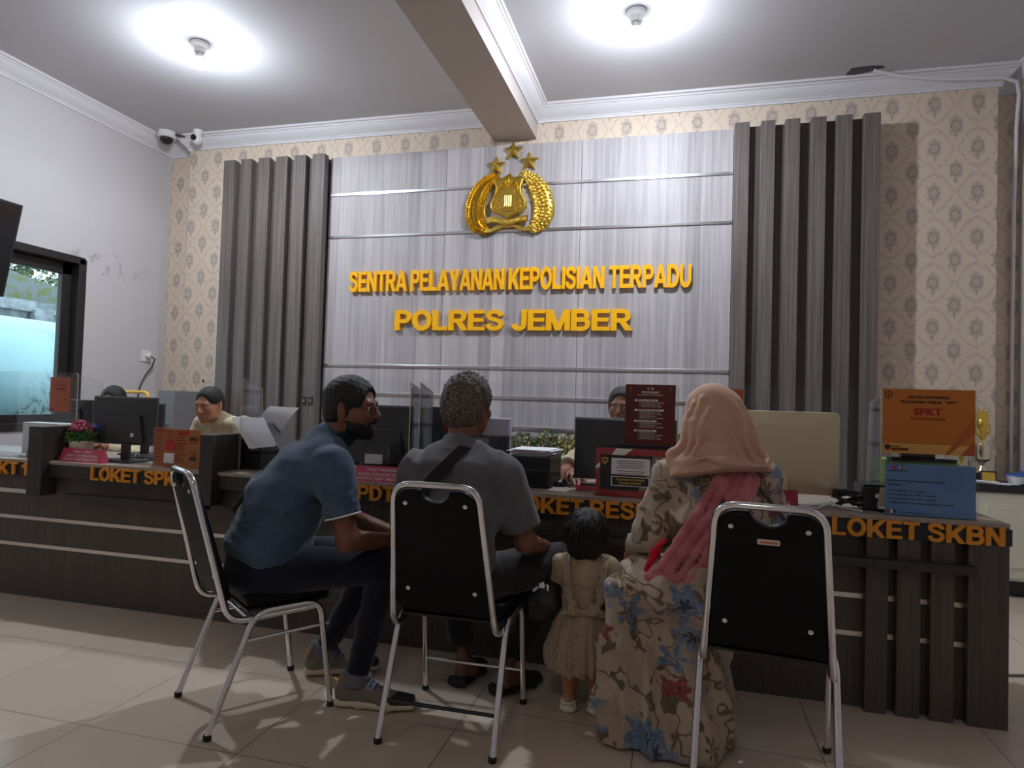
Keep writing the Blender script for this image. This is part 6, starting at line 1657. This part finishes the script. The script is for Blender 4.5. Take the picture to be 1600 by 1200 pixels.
# ---- officers behind the counter ------------------------------------------
KH = cloth('cream_uniform', c(206, 190, 158), c(190, 174, 142))
def officer(label, root, az, head, hyaw, hpitch, sh_z, arms, hair_t=.005, jaw=1.06, skinm=None, hroll=0, closed=False, long_sleeve=False):
    t = ptag('person', label, root, az, 'officers behind the counter'); B = frame(root, az); rt = B.R[:, 0]; skinm = skinm or SK
    Hd = Fr(head, rot(az + hyaw, hpitch, hroll)); nb = B(0, .02, sh_z + .05)
    sh = dict(r=B(.19, .0, sh_z - .02), l=B(-.19, .0, sh_z - .02)); el, wr = arms(B)
    J = dict(lhip=B(-.09, 0, .50), rhip=B(.09, 0, .50), rkn=B(.14, .34, .50), lkn=B(-.14, .34, .50), ran=B(.14, .30, .09), lan=B(-.14, .30, .09))
    tp = [B(0, -.02, .48), B(0, -.02, .62), B(0, -.02, sh_z - .12), B(0, 0, sh_z)]
    def torso(k): return loft(tp, [(.165 + k, .125 + k), (.165 + k, .13 + k), (.18 + k, .115 + k), (.12 + k, .075 + k)], rt, .05)
    ops = [U(torso(-.03), .02), U(cap(sh['l'], sh['r'], .045, .045), .03), U(cap(nb - A3(0, 0, .04), Hd(0, -.02, -.06), .063, .058), .03)]
    for s_ in 'lr': ops += [U(cap(sh[s_], el[s_], .046, .040), .03), U(cap(el[s_], wr[s_], .040, .027), .02)]
    legs(ops, J, -.02)
    for s_ in 'lr': ops += [U(cap(J[s_ + 'an'] - A3(0, 0, .05), J[s_ + 'an'] + B.R @ A3(0, .10, -.06), .035, .028), .02)]
    ops += head_ops(Hd, 1.0, jaw, closed)
    for s_, sd in (('r', 1), ('l', -1)): ops += hand_ops(aim(wr[s_], wr[s_] - el[s_] - A3(0, 0, .01), (0, 0, 1)), sd, (18, 26, 22), 1.0, 6)
    implicit('body', ops, .005, skinm, t)
    implicit('hair', hair_ops(Hd, 1.0, hair_t, .0012, -.045, .004, 8, 170, .026), .004, HB, t)
    implicit('eyebrows', [U(cap(Hd(g * .014, .094, .027), Hd(g * .05, .080, .028), .004, .003), .004) for g in (-1, 1)], .003, HB, t)
    if not closed: eyes(Hd, t)
    so = [U(cut(torso(.0), half((0, 0, .47), (0, 0, -1))), .02), U(cap(sh['l'], sh['r'], .062, .062), .05)]
    for s_ in 'lr':
        d = el[s_] - sh[s_]; so += [U(cut(cap(sh[s_], el[s_], .068, .066), half(sh[s_] + d * (.99 if long_sleeve else .8), d)), .03)]
        if long_sleeve: so += [U(cap(el[s_], el[s_] + (wr[s_] - el[s_]) * .85, .056, .044), .03)]
    so += [('d', wob(33, 30, .0045), 0), ('d', ridg(35, 34, .008), 0)]
    implicit('uniform_shirt', so, .006, KH, t)
    implicit('collar', [U(cut(cap(nb - A3(0, 0, .05), nb + A3(0, 0, .05), .080, .070), half(nb + A3(0, 0, .012), (B.R @ A3(0, -.4, 1)))), .01)], .005, KH, t)
    jo = [U(loft([B(0, -.02, .47), B(0, -.02, .56)], [(.17, .13), (.17, .13)], rt), .03)]; legs(jo, J, .008); jo += [('h', half((0, 0, .07), (0, 0, -1)), 0)]
    implicit('trousers', jo, .008, cloth('brown_uniform_trousers', c(70, 58, 46)), t)
    return t
def arms_desk(B): return dict(r=B(.26, .10, .73), l=B(-.26, .10, .73)), dict(r=B(.13, .32, .80), l=B(-.13, .32, .80))
officer('officer whose forehead shows above the left black monitor', (-4.12, 4.02), 165, (-4.085, 3.97, 1.112), -4, -14, .94, arms_desk, long_sleeve=True)
officer('officer in cream shirt looking down to the left, behind the screen edge', (-3.11, 3.96), 188, (-3.155, 3.86, 1.122), -10, -14, 1.0, lambda B: (dict(r=B(.27, .08, .73), l=B(-.27, .08, .73)), dict(r=B(.18, .26, .69), l=B(-.10, .28, .69))), .006, 1.1, SK2, 0, True)
officer('officer half hidden by the maroon notice with a hand on the mouse', (-.33, 4.02), 184, (-.345, 3.96, 1.192), 2, -6, .985, lambda B: (dict(r=B(.30, .28, .80), l=B(-.28, .08, .73)), dict(r=A3(-.545, 3.37, .845), l=B(-.12, .30, .69))), .008, .98, SK)
t = thing('metal_chair', 'yellow tube chair back behind the left officer', 'chair', (-4.35, 4.45, 0))
q = MB().tube([(-4.56, 4.42, 0), (-4.56, 4.45, 1.15), (-4.55, 4.45, 1.185), (-4.52, 4.45, 1.195), (-4.27, 4.45, 1.195), (-4.24, 4.45, 1.185), (-4.23, 4.45, 1.15), (-4.23, 4.42, 0)], .014, 10)
q.tube([(-4.56, 4.45, .46), (-4.23, 4.45, .46)], .011, 8); q.build('back_frame', plain('yellow_enamel', c(226, 180, 60), .4), t, smooth=60)
MB().box(-4.53, -4.26, 4.44, 4.46, .75, 1.10).build('backrest', M['dark_grey'], t, bevel=.006)
# ------------------------------------------------------------------ camera, sky, exposure
cam = bpy.data.cameras.new('camera'); co = bpy.data.objects.new('camera', cam); COL.objects.link(co); SC.camera = co
cam.sensor_fit = 'HORIZONTAL'; cam.sensor_width = 36.0; cam.lens = 1024.0 / 1600 * 36.0
yaw, pit, rol = .2542, .02851, .03032
f = Vector((-math.sin(yaw) * math.cos(pit), math.cos(yaw) * math.cos(pit), math.sin(pit)))
r = Vector((math.cos(yaw), math.sin(yaw), 0)); u = r.cross(f)
r2 = r * math.cos(rol) + u * math.sin(rol); u2 = u * math.cos(rol) - r * math.sin(rol)
mt = Matrix((r2, u2, -f)).transposed().to_4x4(); mt.translation = Vector((0, 0, 1.2))
co.matrix_world = mt
cam.clip_start = .05
wd = bpy.data.worlds.new('sky'); SC.world = wd; wd.use_nodes = True; nt = wd.node_tree
bg = nt.nodes['Background']; bg.inputs[0].default_value = (.78, .91, 1.0, 1); bg.inputs[1].default_value = WORLD
vs = SC.view_settings
SC.display_settings.display_device = 'sRGB'
vs.view_transform = 'Standard'; vs.look = 'None'; vs.gamma = 1.0; vs.use_curve_mapping = False; vs.exposure = EXPOSURE
SC.cycles.use_denoising = True
SC.cycles.max_bounces = 10; SC.cycles.diffuse_bounces = 5; SC.cycles.transparent_max_bounces = 24
SC.cycles.sample_clamp_indirect = 8.0
